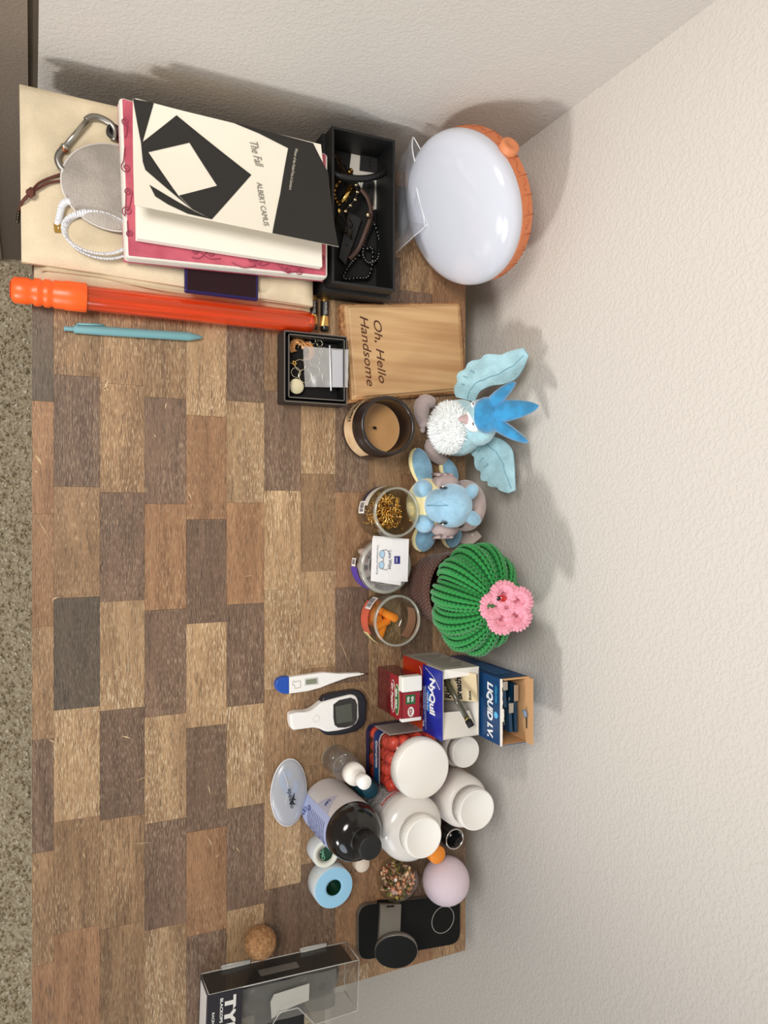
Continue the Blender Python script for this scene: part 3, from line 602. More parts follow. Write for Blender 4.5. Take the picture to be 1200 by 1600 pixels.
b = B(); b.prism([(p.x, p.y) for p in (We(820, 430, .029), We(1050, 440, .029), We(1040, 965, .029), We(830, 965, .029))], T + .0282, T + .0286); b.build('white_panel', clear('film_white', (236, 236, 240), .2, .3, body=(228, 228, 234), bodyfac=.5), zb_)

# ================================================================ back left: round lamp and clear sleeve
lam = thing('round_lamp', 'round white domed lamp with a terracotta carved rim leaning in the wall corner', 'lamp', (-.372, .485, T))
nrm = Vector((.42, -.89, .16)).normalized(); LR = .0915
LC = W(715, 331, .094)
LC.z = T + LR * math.sqrt(1 - nrm.z ** 2) + .040 * nrm.z + .002
zx = Vector((0, 0, 1)); ux = nrm.cross(zx).normalized() * -1; uy = nrm.cross(ux).normalized()
if uy.z < 0: uy = -uy; 
ux = uy.cross(nrm).normalized()
LF = Matrix((( ux.x, uy.x, nrm.x, LC.x), (ux.y, uy.y, nrm.y, LC.y), (ux.z, uy.z, nrm.z, LC.z), (0, 0, 0, 1)))
b = B(LF); b.lathe([(LR * .985, -.010), (LR, -.004), (LR * .985, .003), (LR * .95, .008), (LR * .86, .0135), (LR * .7, .0185), (LR * .5, .0215), (LR * .25, .0230), (0, .0235)], 72)
b.build('dome', mat('lamp_dome', (208, 211, 222), rough=.12, coat=.6), lam)
M_terra = mat('terracotta', (206, 122, 78), rough=.6, bump=.3, bscale=120)
b = B(LF); b.lathe([(LR * .97, -.010), (LR * .995, -.0102), (LR * .995, -.027), (LR * .90, -.031), (0, -.031)], 72, smooth=False); b.build('carved_rim', M_terra, lam)
b = B(LF)
for k in range(26):
    a = k * 2 * PI / 26; R_ = LR * .995 + .0001
    w1, z_ = rnd.uniform(.05, .10), rnd.uniform(-.024, -.017)
    b.tube([(R_ * math.cos(a - w1 + 2 * w1 * t / 8), R_ * math.sin(a - w1 + 2 * w1 * t / 8), z_ + .0030 * math.sin(t / 8 * 2 * PI)) for t in range(9)], .0007, n=5)
    b.tube([(R_ * math.cos(a + .11), R_ * math.sin(a + .11), -.029), (R_ * math.cos(a + .12), R_ * math.sin(a + .12), -.012)], .0006, n=4)
b.build('rim_grooves', mat('terracotta_dark', (186, 106, 66), rough=.8), lam, kind='stuff')
tgt = W(797, 272, .13); dl = LF.inverted() @ tgt; ka = math.atan2(dl.y, dl.x)
b = B(LF @ Matrix.Rotation(ka, 4, 'Z') @ Matrix.Translation((LR * .985, 0, -.018)) @ Matrix.Rotation(PI / 2, 4, 'Y')); b.lathe([(.0115, 0), (.0115, .007), (.0105, .009), (.006, .0095), (.0055, .0088), (0, .0088)], 32); b.build('dial_button', mat('terracotta_light', (216, 134, 88), rough=.5), lam)
# clear sleeve
slv = thing('clear_sleeve', 'crumpled clear plastic sleeve standing between the black box and the lamp', 'plastic sleeve', (-.36, .42, T))
M_film = clear('sleeve_film', (250, 250, 252), .12, .12, body=(236, 238, 244), bodyfac=.16)
def sheet(p00, p10, p11, p01, bow, seed, name, m=None):
    def fn(u, v):
        p = p00 * (1 - u) * (1 - v) + p10 * u * (1 - v) + p11 * u * v + p01 * (1 - u) * v
        return p + bow * math.sin(PI * u) * (.4 + .6 * math.sin(PI * v * .5)) + Vector((0, 1, 0)) * .0035 * noise.noise(Vector((u * 4, v * 4, seed)))
    b = B(); b.grid(fn, 20, 14); b.build(name, m or M_film, slv); return fn
A0, A1, A2, A3 = W(617, 262, .010), W(617, 396, .012), W(664, 354, .062), W(645, 214, .072)
f1 = sheet(A0, A1, A2, A3, Vector((0, -.003, .0)), 1, 'front_film')
f2 = sheet(A0 + Vector((0, .004, 0)), A1 + Vector((0, .003, 0)), A2 + Vector((0, .001, 0)), A3 + Vector((0, .001, 0)), Vector((.002, .014, .003)), 5, 'back_film')
M_edge = clear('film_edge', (250, 250, 252), .3, .2, body=(250, 250, 252), bodyfac=.75)
b = B(); b.tube([f1(i / 16, 1) for i in range(17)], .0008, n=5); b.tube([f2(i / 16, 1) for i in range(17)], .0008, n=5); b.tube([f1(1, i / 10) for i in range(11)], .0006, n=5); b.build('heat_sealed_edge', M_edge, slv)
b = B(); q = [W(622, 290, .012), W(634, 292, .018), W(637, 350, .018), W(622, 372, .012)]; b.add([p for p in q] + [p + Vector((0, .001, 0)) for p in q], [(0, 1, 2, 3), (7, 6, 5, 4), (0, 4, 5, 1), (1, 5, 6, 2), (2, 6, 7, 3), (3, 7, 4, 0)]); b.build('dark_insert', mat('insert_dark', (40, 44, 54), rough=.4), slv)

# ================================================================ plaque
pl = thing('wooden_plaque', 'light wooden plaque with engraved script lettering, lying behind the black boxes', 'plaque', W(632, 548, 0))
q = [W(536, 474, .016), W(722, 472, .016), W(731, 611, .016), W(548, 627, .016)]
qc = [(p.x, p.y) for p in q]; base = inset(qc, -.002); l1 = inset(qc, .006); l2 = inset(qc, .012)
M_pine = mat('pine', (208, 170, 122), rough=.5, bump=.2, bscale=120, stretch=(1, .05, 1), col2=(182, 138, 92), vscale=60)
M_bark = mat('pine_edge', (198, 146, 96), rough=.8, bump=.8, bscale=300, col2=(150, 100, 62), vscale=160)
def ringprism(b, rings, mi=0):
    k = len(rings[0][0]); vs = [(p[0], p[1], z) for r, z in rings for p in r]; fs = [tuple(reversed(range(k))), tuple(range((len(rings) - 1) * k, len(rings) * k))]
    for r in range(len(rings) - 1):
        for i in range(k): j = (i + 1) % k; fs.append((r * k + i, r * k + j, (r + 1) * k + j, (r + 1) * k + i))
    return b.add(vs, fs, mi)
def rnd_corner(c, d):
    out = []
    for i in range(len(c)):
        p, a, e = Vector(c[i]), Vector(c[i - 1]), Vector(c[(i + 1) % len(c)]); out += [p + (a - p).normalized() * d, p + ((a - p).normalized() + (e - p).normalized()) * d * .3, p + (e - p).normalized() * d]
    return out
b = B(); ringprism(b, [(rnd_corner(base, .004), T), (rnd_corner(base, .004), T + .008), (rnd_corner(inset(base, .003), .003), T + .010), (rnd_corner(inset(base, .0035), .003), T + .012)]); b.build('moulded_edge', M_bark, pl)
b = B(); ringprism(b, [(rnd_corner(inset(base, .0045), .003), T + .0115), (rnd_corner(inset(base, .006), .003), T + .0135), (rnd_corner(inset(base, .0085), .002), T + .0140), (rnd_corner(inset(base, .0105), .002), T + .016), (rnd_corner(inset(base, .012), .002), T + .0165)]); b.build('panel_face', M_pine, pl)
M_burn = mat('burnt_line', (78, 40, 26), rough=.9)
def ptext(s, u0, v0, u1, v1, size, name, parent, m, z, shear=0, bold=0):
    p, q_ = W(u0, v0, z), W(u1, v1, z); ex = q_ - p; L = ex.length; ex.normalize(); ey = Vector((0, 0, 1)).cross(ex)
    b = B(); b.text(s, size, p, ex, ey, width=L, shear=shear, bold=bold); return b.build(name, m, parent)
ptext('Oh, Hello', 583, 497, 592, 596, .0158, 'engraved_line', pl, M_burn, .0165, .38); ptext('Handsome', 562, 492, 573, 600, .0158, 'engraved_line', pl, M_burn, .0165, .38)

# ================================================================ candle
def glassy(name, col): return mat(name, col, rough=.15, coat=.6)
cx, cy, cr, ch = -.106, .396, .0382, .064
cd = thing('candle_jar', 'dark glass candle jar with a kraft paper label, beside the wooden plaque', 'candle', (cx, cy, T))
b = B(); b.lathe([(0, .0005), (cr * .85, 0), (cr * .97, .003), (cr, .008), (cr, ch - .018), (cr * .95, ch - .014), (cr * .93, ch - .013), (cr * .93, ch - .011), (cr * .955, ch - .010), (cr * .955, ch - .008), (cr * .93, ch - .007), (cr * .93, ch - .005), (cr * .955, ch - .003), (cr * .95, ch), (cr * .85, ch), (cr * .84, ch - .003), (cr * .84, .022), (0, .022)], 64, c=(cx, cy, T)); b.build('jar', mat('amber_glass', (34, 22, 17), rough=.3, coat=.2), cd)
b = B(); b.lathe([(0, .0275), (cr * .5, .0278), (cr * .78, .0282), (cr * .835, .029)], 48, c=(cx, cy, T)); b.build('wax', mat('wax', (198, 150, 96), rough=.45, sss=.2), cd)
b = B(); b.tube([(cx - .001, cy - .003, T + .026), (cx, cy - .004, T + .033)], .0018, n=8); b.build('wick', mat('wick', (18, 14, 12), rough=1), cd)
f = cyl(cx, cy, T, cr + .0003)
b = B(); b.grid(lambda u, v: f((-1.35 + 2.5 * u) * cr, .013 + .027 * v), 40, 4); b.build('paper_label', mat('kraft', (222, 192, 152), rough=.35, col2=(206, 170, 128), vscale=60), cd)
b = B(); b.text('REBURN', .0085, (0, 0, 0), width=.030, bold=.02, fn=lambda x, y, l: f(-.037 + x, .0285 + y, l + .0003)); b.build('label_title', mat('print_brown', (44, 30, 22), rough=.6), cd)
b = B()
for k, (s_, ln, xx) in enumerate((('soy wax & mineral', .026, -.033), ('hand poured', .018, -.029), ('candle', .010, -.025))): b.text(s_, .0026, (0, 0, 0), width=ln, fn=lambda x, y, l: f(xx + x, .0245 - k * .0036 + y, l + .0003))
b.build('label_small_print', mat('print_brown2', (90, 66, 48), rough=.6), cd)

# ================================================================ three glass jars
M_glass = clear('jar_glass', (246, 247, 243), .22, .03)
M_rim = clear('jar_glass_rim', (232, 234, 226), .45, .05, body=(222, 222, 208), bodyfac=.32)
def jar(nm, label, cx, cy, r, h, rt):
    t = thing(nm, label, 'jar', (cx, cy, T))
    b = B(); b.lathe([(0, .0012), (r * .8, .0008), (r * .95, .003), (r, .009), (r, h * .68), (r * .98, h * .76), (rt * 1.01, h * .84), (rt, h * .9)], 56, c=(cx, cy, T)); b.build('glass_wall', M_glass, t)
    b = B(); b.lathe([(0, .0040), (r * .8, .0038), (r * .9, .0060), (r * .94, .012), (r * .94, h * .66), (rt * .95, h * .85), (rt * .94, h * .9)], 56, c=(cx, cy, T)); b.build('inner_wall', M_glass, t)
    b = B(); b.lathe([(rt, h * .9), (rt + .0012, h * .92), (rt + .0012, h * .97), (rt * .99, h), (rt * .95, h), (rt * .94, h * .96), (rt * .94, h * .9)], 56, c=(cx, cy, T)); b.build('rim', M_rim, t)
    return t
def arc(t, cx, cy, r, a0, a1, z0, z1, name, m, n=14, lift=.0004):
    f = cyl(cx, cy, T, r + lift); b = B(); b.grid(lambda u, v: f((a0 + (a1 - a0) * u) * (r + lift), z0 + (z1 - z0) * v), n, 2); return b.build(name, m, t), f
def barcode(t, f, x0, x1, z0, z1, vertical=False):
    b = B(); r2 = random.Random(5); x = x0
    if vertical:
        while x < x1 - .0004:
            w_ = r2.choice((.0003, .0005, .0008)); b.add([f(x, z0, .0003), f(x + w_, z0, .0003), f(x + w_, z1, .0003), f(x, z1, .0003)], [(0, 1, 2, 3)]); x += w_ + r2.choice((.0004, .0006))
    b.build('barcode', mat('print_dark', (40, 36, 44), rough=.6), t, kind='stuff')
# hook jar
jx, jy, jr, jh = .000, .4100, .0328, .060
hj = jar('glass_jar', 'open glass jar half full of gold screw hooks', jx, jy, jr, jh, .0300)
o, f = arc(hj, jx, jy, jr, -1.45, -.25, .020, .0415, 'paper_label', mat('label_cream', (226, 218, 206), rough=.6))
o, f = arc(hj, jx, jy, jr, -1.45, -.30, .020, .0285, 'dark_band', mat('label_navy', (44, 36, 70), rough=.5), lift=.0007)
o, f = arc(hj, jx, jy, jr, -.42, .05, .0165, .034, 'barcode_label', mat('label_white', (238, 234, 230), rough=.5), lift=.0010)
barcode(hj, f, -.012, .0, .020, .031, True)
proto = B(); proto.tube(bez([(-.0065, 0, 0), (-.002, 0, 0), (.0015, .0005, 0), (.0035, .002, 0), (.0055, .0015, 0), (.006, -.001, 0), (.0042, -.0028, 0)], 3), .00085, n=5)
M_hk = metal('hook_gold', (226, 178, 96), .22)
hk = proto.build('cup_hook', M_hk, origin=(0, 0, 0)); tag(hk, 'tiny gold screw hook in the pile inside the glass jar', 'hook', 'gold screw hooks in the jar')
for i in range(150):
    o = hk if i == 0 else hk.copy()
    if i: COL.objects.link(o)
    a = rnd.uniform(0, 2 * PI); rr = .0235 * math.sqrt(rnd.random()); o.location = (jx + rr * math.cos(a), jy + rr * math.sin(a), T + rnd.uniform(.0075, .0235) if i > 60 else T + rnd.uniform(.019, .0245))
    o.rotation_euler = (rnd.uniform(-.8, .8), rnd.uniform(-.7, .7), rnd.uniform(0, 6.28))
# middle jar, lidded
lx, ly, lr = .068, .4045, .0332
lj = thing('lidded_jar', 'low lidded clear jar of grey foam plugs under the lens wipe packets', 'jar', (lx, ly, T))
b = B(); b.lathe([(0, .0008), (lr * .9, .0005), (lr, .004), (lr, .028), (lr * .97, .030)], 56, c=(lx, ly, T)); b.build('glass_wall', M_glass, lj)
M_lid = clear('lid_clear', (236, 236, 240), .35, .08, body=(214, 214, 220), bodyfac=.30)
b = B(); b.lathe([(lr + .0012, .029), (lr + .0016, .030), (lr + .0016, .038), (lr, .0395), (lr * .93, .0395), (lr * .91, .0375), (0, .0375)], 56, c=(lx, ly, T)); b.lathe([(lr + .0020, .031), (lr + .0024, .032), (lr + .0020, .033)], 56, c=(lx, ly, T)); b.build('lid', M_lid, lj)
b = B(); b.lathe([(lr + .0019, .0385), (lr + .0010, .0402), (lr * .94, .0402)], 56, c=(lx, ly, T)); b.lathe([(lr * .74, .0379), (lr * .72, .0386), (lr * .70, .0379)], 56, c=(lx, ly, T)); b.build('lid_rim', M_rim, lj)
o, f = arc(lj, lx, ly, lr, .05, 1.35, .003, .023, 'purple_label', mat('label_purple', (84, 62, 160), rough=.4))
o, f = arc(lj, lx, ly, lr, -.28, .03, .007, .019, 'barcode_label', mat('label_white', (238, 234, 230)), lift=.0008); barcode(lj, f, -.0075, -.001, .009, .017, True)
proto = B(); proto.ell((0, 0, 0), (.0052, .0052, .0105), nu=14, nv=10); gp = proto.build('foam_earplug', mat('foam_grey', (206, 184, 172), rough=.95), origin=(0, 0, 0)); tag(gp, 'pale grey foam earplug inside the lidded jar', 'earplug', 'grey foam earplugs')
for i, a in enumerate([-1.5, -1.1, -.7, -.3, .1, .5, 1.2, 2.0, 2.8, 3.6]):
    o = gp if i == 0 else gp.copy()
    if i: COL.objects.link(o)
    rr = .0245 if i % 2 == 0 else .0215; o.location = (lx + rr * math.sin(a), ly - rr * math.cos(a), T + .013 + (i % 2) * .007); o.rotation_euler = (rnd.uniform(-.5, .5), rnd.uniform(-.5, .5), 0)
# lens wipe packets
for i, (qq, z_, lab, dz) in enumerate(((((583, 837), (638, 842), (626, 915), (581, 908)), .0410, 'lower white lens wipe packet, mostly covered by the other one', 0), (((582, 841), (639, 842), (637, 909), (579.5, 908)), .0425, 'top white lens wipe packet with a glasses drawing on the lidded jar', 1))):
    t = thing('lens_wipe_packet', lab, 'packet', W(608, 875, z_), 'lens wipe packets'); pp = [W(u, v, z_) for u, v in qq]; c4 = [(p.x, p.y) for p in pp]
    b = B(); b.rprism(c4, T + z_ - .0007, T + z_ + .0003, .0003); b.build('packet_body', mat('packet_white', (240, 236, 236), rough=.5, bump=.3, bscale=90), t)
    if dz:
        zt = z_ + .0005
        ptext('Lens Wipe', 607, 860, 607, 889, .0062, 'printed_title', t, mat('ink_slate', (70, 78, 98)), zt); ptext('Pre-moistened cleaning', 589, 852, 588, 897, .0028, 'printed_line', t, mat('ink_slate2', (120, 126, 140)), zt)
        b = B(); p = [W(u, v, zt) for u, v in ((616, 869), (625, 869), (625, 881), (616, 881))]; b.prism([(a.x, a.y) for a in p], T + zt, T + zt + .0002); b.build('blue_logo', mat('logo_blue', (44, 38, 128), rough=.5), t)
        ptext('ZEISS', 618.5, 871, 618.5, 879, .0030, 'logo_text', t, mat('ink_white', (225, 222, 214)), zt + .0003)
        b = B()
        for cu, cv in ((597, 866), (596, 883)): c = W(cu, cv, zt); b.tube([c + Vector((.0048 * math.cos(a * PI / 12), .0036 * math.sin(a * PI / 12), .0002)) for a in range(24)], .00022, n=4, closed=True)
        b.tube([W(598, 872, zt + .0003), W(600, 874.5, zt + .0003), W(598, 877, zt + .0003)], .0003, n=4); b.tube([W(598, 860, zt), W(604, 859, zt), W(607, 863, zt)], .0003, n=4); b.tube([W(597, 889, zt), W(604, 891, zt), W(606, 887, zt)], .0003, n=4); b.build('glasses_drawing', mat('ink_black', (30, 32, 40)), t)
        b = B()
        for cu, cv in ((597, 866), (596, 883)): c = W(cu, cv, zt); b.lathe([(0, .0001), (.0036, .0001)], 20, c=c, ab=(1.25, .95))
        b.build('tinted_lenses', mat('lens_blue', (176, 206, 230), rough=.3), t)
# plug jar
px_, py_, pr, phh = .1362, .4150, .0335, .052
pj = jar('plug_jar', 'open glass jar holding a few orange foam earplugs', px_, py_, pr, phh, .0312)
o, f = arc(pj, px_, py_, pr, -.95, -.42, .020, .036, 'barcode_label', mat('label_white', (238, 234, 230)), lift=.0008); barcode(pj, f, -.0300, -.0160, .0215, .0335, True)
o, f = arc(pj, px_, py_, pr, -.75, .55, .012, .034, 'coral_label', clear('label_coral', (255, 170, 140), .1, .3, body=(240, 108, 78), bodyfac=.8))
o, f = arc(pj, px_, py_, pr, .50, 1.15, .012, .026, 'yellow_label', mat('label_yellow', (236, 222, 160), rough=.5), lift=.0008); b = B(); b.text('SOFT', .006, (0, 0, 0), width=.014, fn=lambda x, y, l: f(.019 + x, .015 + y, l)); b.build('label_text', mat('print_brown', (44, 30, 22)), pj)
o, f = arc(pj, px_, py_, pr, 2.3, 3.5, .012, .034, 'back_label', mat('label_back', (200, 150, 128), rough=.6))
proto = B(); proto.lathe([(0, -.0115), (.0045, -.011), (.0058, -.0095), (.0052, .004), (.0044, .0095), (.0030, .0115), (0, .0125)], 18); gp = proto.build('orange_earplug', mat('foam_orange', (248, 146, 40), rough=.9), origin=(0, 0, 0)); tag(gp, 'orange foam earplug lying in the open jar', 'earplug', 'orange foam earplugs')
for i, (u, v, z_, rx, rz) in enumerate([(568, 950, .011, 1.4, .5), (565, 972, .010, 1.4, -.4), (573, 955, .017, 1.35, 1.5), (599, 957, .010, 1.5, -.5), (609, 962, .016, 1.45, -.45), (597, 975, .013, 1.4, .4), (596, 985, .011, 1.4, 1.2), (583, 968, .012, 1.5, 0), (580, 944, .012, 1.4, .9)]):
    o = gp if i == 0 else gp.copy()
    if i: COL.objects.link(o)
    o.location = W(u, v, z_); dd = Vector((o.location.x - px_, o.location.y - py_)); mx_ = .0215
    if dd.length > mx_: dd = dd.normalized() * mx_; o.location.x, o.location.y = px_ + dd.x, py_ + dd.y
    o.rotation_euler = (rx, 0, rz)

# ================================================================ plush bird (generic blue songbird with a feathered crest)
def ori(d, up=(0, 0, 1)):
    """rotation matrix whose Z is d"""
    return Vector(d).to_track_quat('Z', 'Y').to_matrix()
M_pb = mat('plush_pale_blue', (172, 213, 223), rough=1, bump=.6, bscale=420, sheen=.6, vary=.10, vscale=60)
M_bb2 = mat('plush_bright_blue', (50, 150, 206), rough=.95, bump=.5, bscale=420, sheen=.7, vary=.16, vscale=70)
M_pw = mat('plush_white', (250, 253, 252), rough=1, bump=.5, bscale=500, sheen=.3)
M_pg = mat('plush_taupe', (176, 158, 154), rough=1, bump=.5, bscale=420, sheen=.4)
M_eye = mat('eye_dark', (48, 20, 26), rough=.15, coat=1)
M_wht = mat('eye_white', (244, 244, 244), rough=.3)
M_st = mat('stitch_blue', (96, 150, 172), rough=.9)
bird = thing('plush_bird', 'pale blue plush bird with bright blue crest and spread wings by the wall', 'plush toy', (-.125, .485, T))
bc = W(715, 668, .048)
b = B(); b.ell(bc + Vector((0, .004, -.004)), (.037, .030, .042), nu=32, nv=20); b.ell(bc + Vector((0, .012, .032)), (.026, .022, .026), nu=24, nv=16); b.build('body', M_pb, bird)
fc = W(701, 668, .055)
def fluff(center, r, n, length, name, m, parent, dirc):
    b = B(); D = Vector(dirc).normalized()
    b.ell(center, r, nu=24, nv=16)
    k = 0
    while k < n:
        d = Vector((rnd.gauss(0, 1), rnd.gauss(0, 1), rnd.gauss(0, 1))).normalized()
        if d.dot(D) < -.35: continue
        k += 1
        p = Vector(center) + Vector((d.x * r[0], d.y * r[1], d.z * r[2])); e = (d + Vector((rnd.uniform(-.7, .7), rnd.uniform(-.7, .7), rnd.uniform(-1.1, .2)))).normalized(); L = length * rnd.uniform(.5, 1.2)
        s1 = d.cross(Vector((.3, .5, .8))).normalized() * .0011; s2 = d.cross(s1).normalized() * .0011
        b.add([p + s1, p - s1 * .5 + s2, p - s1 * .5 - s2, p + e * L], [(0, 1, 3), (1, 2, 3), (2, 0, 3)], 0)
    return b.build(name, m, parent)
fluff(fc, (.0300, .019, .030), 3200, .0065, 'chest_fluff', M_pw, bird, (0, -1, .6))
hc = W(752, 650, .098)
b = B(); b.ell(hc, (.021, .021, .022), nu=28, nv=18); b.build('head', M_pb, bird)
b = B(); b.ell(hc + Vector((.004, -.008, -.002)), (.0165, .0150, .0150), nu=24, nv=16); b.build('face_patch', M_pw, bird)
b = B(); bk_ = W(742, 656, .098); bk_.y = hc.y - .024; dd = Vector((.05, -1, .15)).normalized(); R = ori(dd)
b.grid(lambda u, v: bk_ + R @ Vector((.0072 * (1 - v) ** .6 * math.cos(2 * PI * u), .0058 * (1 - v) ** .6 * math.sin(2 * PI * u), -.006 + .017 * v)), 20, 8, cu=True); b.build('beak', mat('plush_beak', (198, 170, 168), rough=.9, bump=.3, bscale=400), bird)
for (u, v) in ((757, 638), (762, 669)):
    d = (W(u, v, .10) - hc); e = hc + Vector((1 if v > 650 else -1, 0, 0)) * .0125 + Vector((0, -.0160, .0070))
    b = B(); b.ell(e, (.0042, .0020, .0036), ori((0, -1, .3)), nu=16, nv=8); ey = b.build('eye', M_wht, bird)
    b = B(); b.ell(e + Vector((-.0006, -.0014, .0004)), (.0026, .0012, .0026), nu=14, nv=8); b.build('pupil', M_eye, ey)
# crest: five overlapping rounded feathers
def feather(b, base, tip, w_, th, side, curve=Vector((0, 0, 0)), mi=0, sharp=.75):
    base, tip = Vector(base), Vector(tip); ax_ = tip - base; sd = Vector(side).normalized(); nn = ax_.normalized().cross(sd).normalized()
    def fn(u, v):
        t = .002 + .996 * v; pr = (math.sin(PI * t ** sharp)) ** .55
        return base + ax_ * t + curve * math.sin(PI * t) + sd * w_ * pr * math.cos(2 * PI * u) + nn * th * pr * math.sin(2 * PI * u)
    b.grid(fn, 16, 16, cu=True)
hb_ = hc + Vector((0, .002, .008))
tips = [(806, 598, .135, .013), (842, 634, .150, .014), (826, 690, .135, .012)]
for (u, v, z_, w_) in tips:
    b = B(); feather(b, hb_ - Vector((0, .004, .006)), W(u, v, z_), w_, .009, (1, .1, .3) if v > 620 else (.6, .2, -.8), Vector((0, -.004, .004))); b.build('crest_feather', M_bb2, bird)
b = B(); b.ell(hc + Vector((0, .002, .010)), (.0225, .0200, .0150), nu=24, nv=14); b.build('crest_cap', M_bb2, bird)
# wings: scalloped quilted pads
def wing(path, lower, name, parent, th=.0050, m=M_pb):
    b = B(); n = 40; up = bez(path, n // (len(path) - 1)); lo = bez(lower, n // (len(lower) - 1)); k = min(len(up), len(lo))
    def fn(u, v, s):
        i = min(k - 1, int(u * (k - 1))); p = up[i].lerp(lo[i], v * (.94 + .10 * abs(math.sin(u * PI * 5)))); e = (math.sin(PI * min(1, max(0, v * .96 + .02))) ** .5) * (math.sin(PI * (.06 + .86 * u)) ** .5)
        e *= 1 - .25 * abs(math.sin(u * PI * 4.5)) * v; nn = Vector((.05, -.82, .57)); return p + nn * th * e * s
    b.grid(lambda u, v: fn(u, v, 1), k - 1, 12); b.grid(lambda u, v: fn(1 - u, v, -1), k - 1, 12); o = b.build(name, m, parent)
    b = B()
    for q in (.18, .30, .42):
        b.tube([fn(q + .02, .80 - .03 * j, 1) + Vector((0, -.0004, .0003)) for j in range(6)], .0004, n=4)
    b.tube([fn(u_ / 20, .33, 1) + Vector((0, -.0003, .0002)) for u_ in range(1, 20)], .0004, n=4)
    b.build('stitching', M_st, o); return o
def Wy(u, v, z, ymax=.575):
    while W(u, v, z).y > ymax: z += .002
    return W(u, v, z)
wz = lambda L, zz: [Wy(u, v, z_) for (u, v), z_ in zip(L, zz)]
wing(wz([(742, 628), (750, 612), (768, 603), (788, 600), (806, 592), (818, 576), (826, 556)], [.062, .070, .082, .092, .100, .110, .118]),
     wz([(711, 620), (712, 600), (719, 582), (736, 567), (758, 556), (788, 552), (818, 543)], [.045, .045, .050, .060, .074, .095, .117]), 'wing', bird)
wing(wz([(752, 678), (770, 682), (786, 688), (800, 702), (804, 725), (805, 745), (806, 766)], [.062, .070, .080, .088, .092, .096, .098]),
     wz([(733, 693), (738, 712), (746, 732), (754, 748), (764, 757), (778, 764), (794, 771)], [.050, .050, .055, .062, .070, .078, .092]), 'wing', bird)
for pts in ([(678, 630), (663, 628), (659, 645), (664, 665)], [(688, 695), (676, 694), (680, 710), (695, 722)]):
    L = [W(*pts[0], .022), W(*pts[1], .020), W(*pts[2], .014), W(*pts[3], .010)]
    b = B(); b.tube(bez(L, 5), [.0068 + .004 * math.sin(PI * i / 15) for i in range(16)], n=12); ft = b.build('foot', M_pg, bird)
    for dx in (-.005, .001, .006): b = B(); e = L[3] + Vector((dx, -.002, -.002)); b.tube([L[2].lerp(L[3], .6), e], .0036, n=8); b.ell(e, (.0037,) * 3, nu=10, nv=8); b.build('toe', M_pg, ft)

# ================================================================ second plush (generic blue sea creature with flippers)
M_lb = mat('plush_soft_blue', (160, 204, 230), rough=1, bump=.5, bscale=420, sheen=.6, vary=.14, vscale=40)
M_fb = mat('plush_flipper_blue', (134, 180, 208), rough=1, bump=.5, bscale=420, sheen=.5, vary=.14, vscale=60)
M_cr = mat('plush_cream', (240, 226, 172), rough=1, bump=.5, bscale=420, sheen=.4)
sea = thing('plush_sea_creature', 'soft blue plush sea creature with cream belly and flippers behind the hook jar', 'plush toy', (-.008, .485, T))
b = B(); b.ell(W(668, 788, .034), (.034, .026, .034), nu=28, nv=18); b.build('belly', M_cr, sea)
b = B(); b.ell(W(688, 790, .034) + Vector((0, .012, 0)), (.030, .024, .032), nu=28, nv=18); b.build('back', M_lb, sea)
hd = W(706, 790, .088)
b = B(); b.ell(hd, (.0275, .0255, .0260), nu=32, nv=20); b.ell(hd + Vector((0, -.016, -.005)), (.021, .018, .0165), nu=28, nv=16); b.build('head', M_lb, sea)
for sx in (-1, 1):
    b = B(); e = hd + Vector((sx * .0215, -.0165, .0085)); b.ell(e, (.0020, .0052, .0046), ori((sx, -.5, .25)).to_4x4().to_3x3() if False else None, nu=16, nv=10); ey = b.build('eye', mat('eye_black', (20, 18, 26), rough=.2, coat=1), sea)
    b = B(); b.ell(e + Vector((sx * .0012, -.0020, .0018)), (.0012, .0017, .0017), nu=10, nv=6); b.build('eye_glint', M_wht, ey)
b = B(); b.tube([hd + Vector((0, -.0345, -.002)), hd + Vector((0, -.028, .0125)), hd + Vector((0, -.018, .019)), hd + Vector((0, 0, .0262))], .0004, n=4); b.build('head_seam', M_st, sea)
for (u, v, z_) in ((748, 764, .106), (752, 813, .104)):
    b = B(); feather(b, hd + Vector((0, .006, .012)) + Vector((.012 if v > 790 else -.012, 0, 0)), W(u, v, z_) , .0095, .0065, (1, 0, .2), sharp=1.3); b.build('ear', M_lb, sea)
for (pts, w_, nm) in ((((668, 768), (652, 700)), .0135, 'a'), (((668, 812), (660, 862)), .0140, 'b'), (((712, 765), (698, 716)), .0105, 'c'), (((712, 815), (706, 856)), .0120, 'd')):
    a_, c_ = W(*pts[0], .030 if nm in 'ab' else .022), W(*pts[1], .012 if nm in 'ab' else .014)
    if nm in 'ab': c_.z = T + .0155
    else: c_.z = T + .0145; a_.z = T + .020
    b = B(); feather(b, a_, c_, w_, .0062, (0, 1, .2) if nm in 'ab' else (0, 1, .3), sharp=1.25); fl = b.build('flipper', M_fb, sea)
    b = B(); feather(b, a_.lerp(c_, .04) - Vector((0, .0040, .0034)), c_.lerp(a_, .0) - Vector((0, .0035, .0030)), w_ * .97, .0042, (0, 1, .2), sharp=1.25); b.build('flipper_underside', M_cr, fl)
for (u, v) in ((665, 765), (667, 817)):
    b = B(); b.ell(W(u, v, .048) + Vector((0, -.004, 0)), (.013, .012, .016), nu=20, nv=12); b.build('shoulder', M_lb, sea)
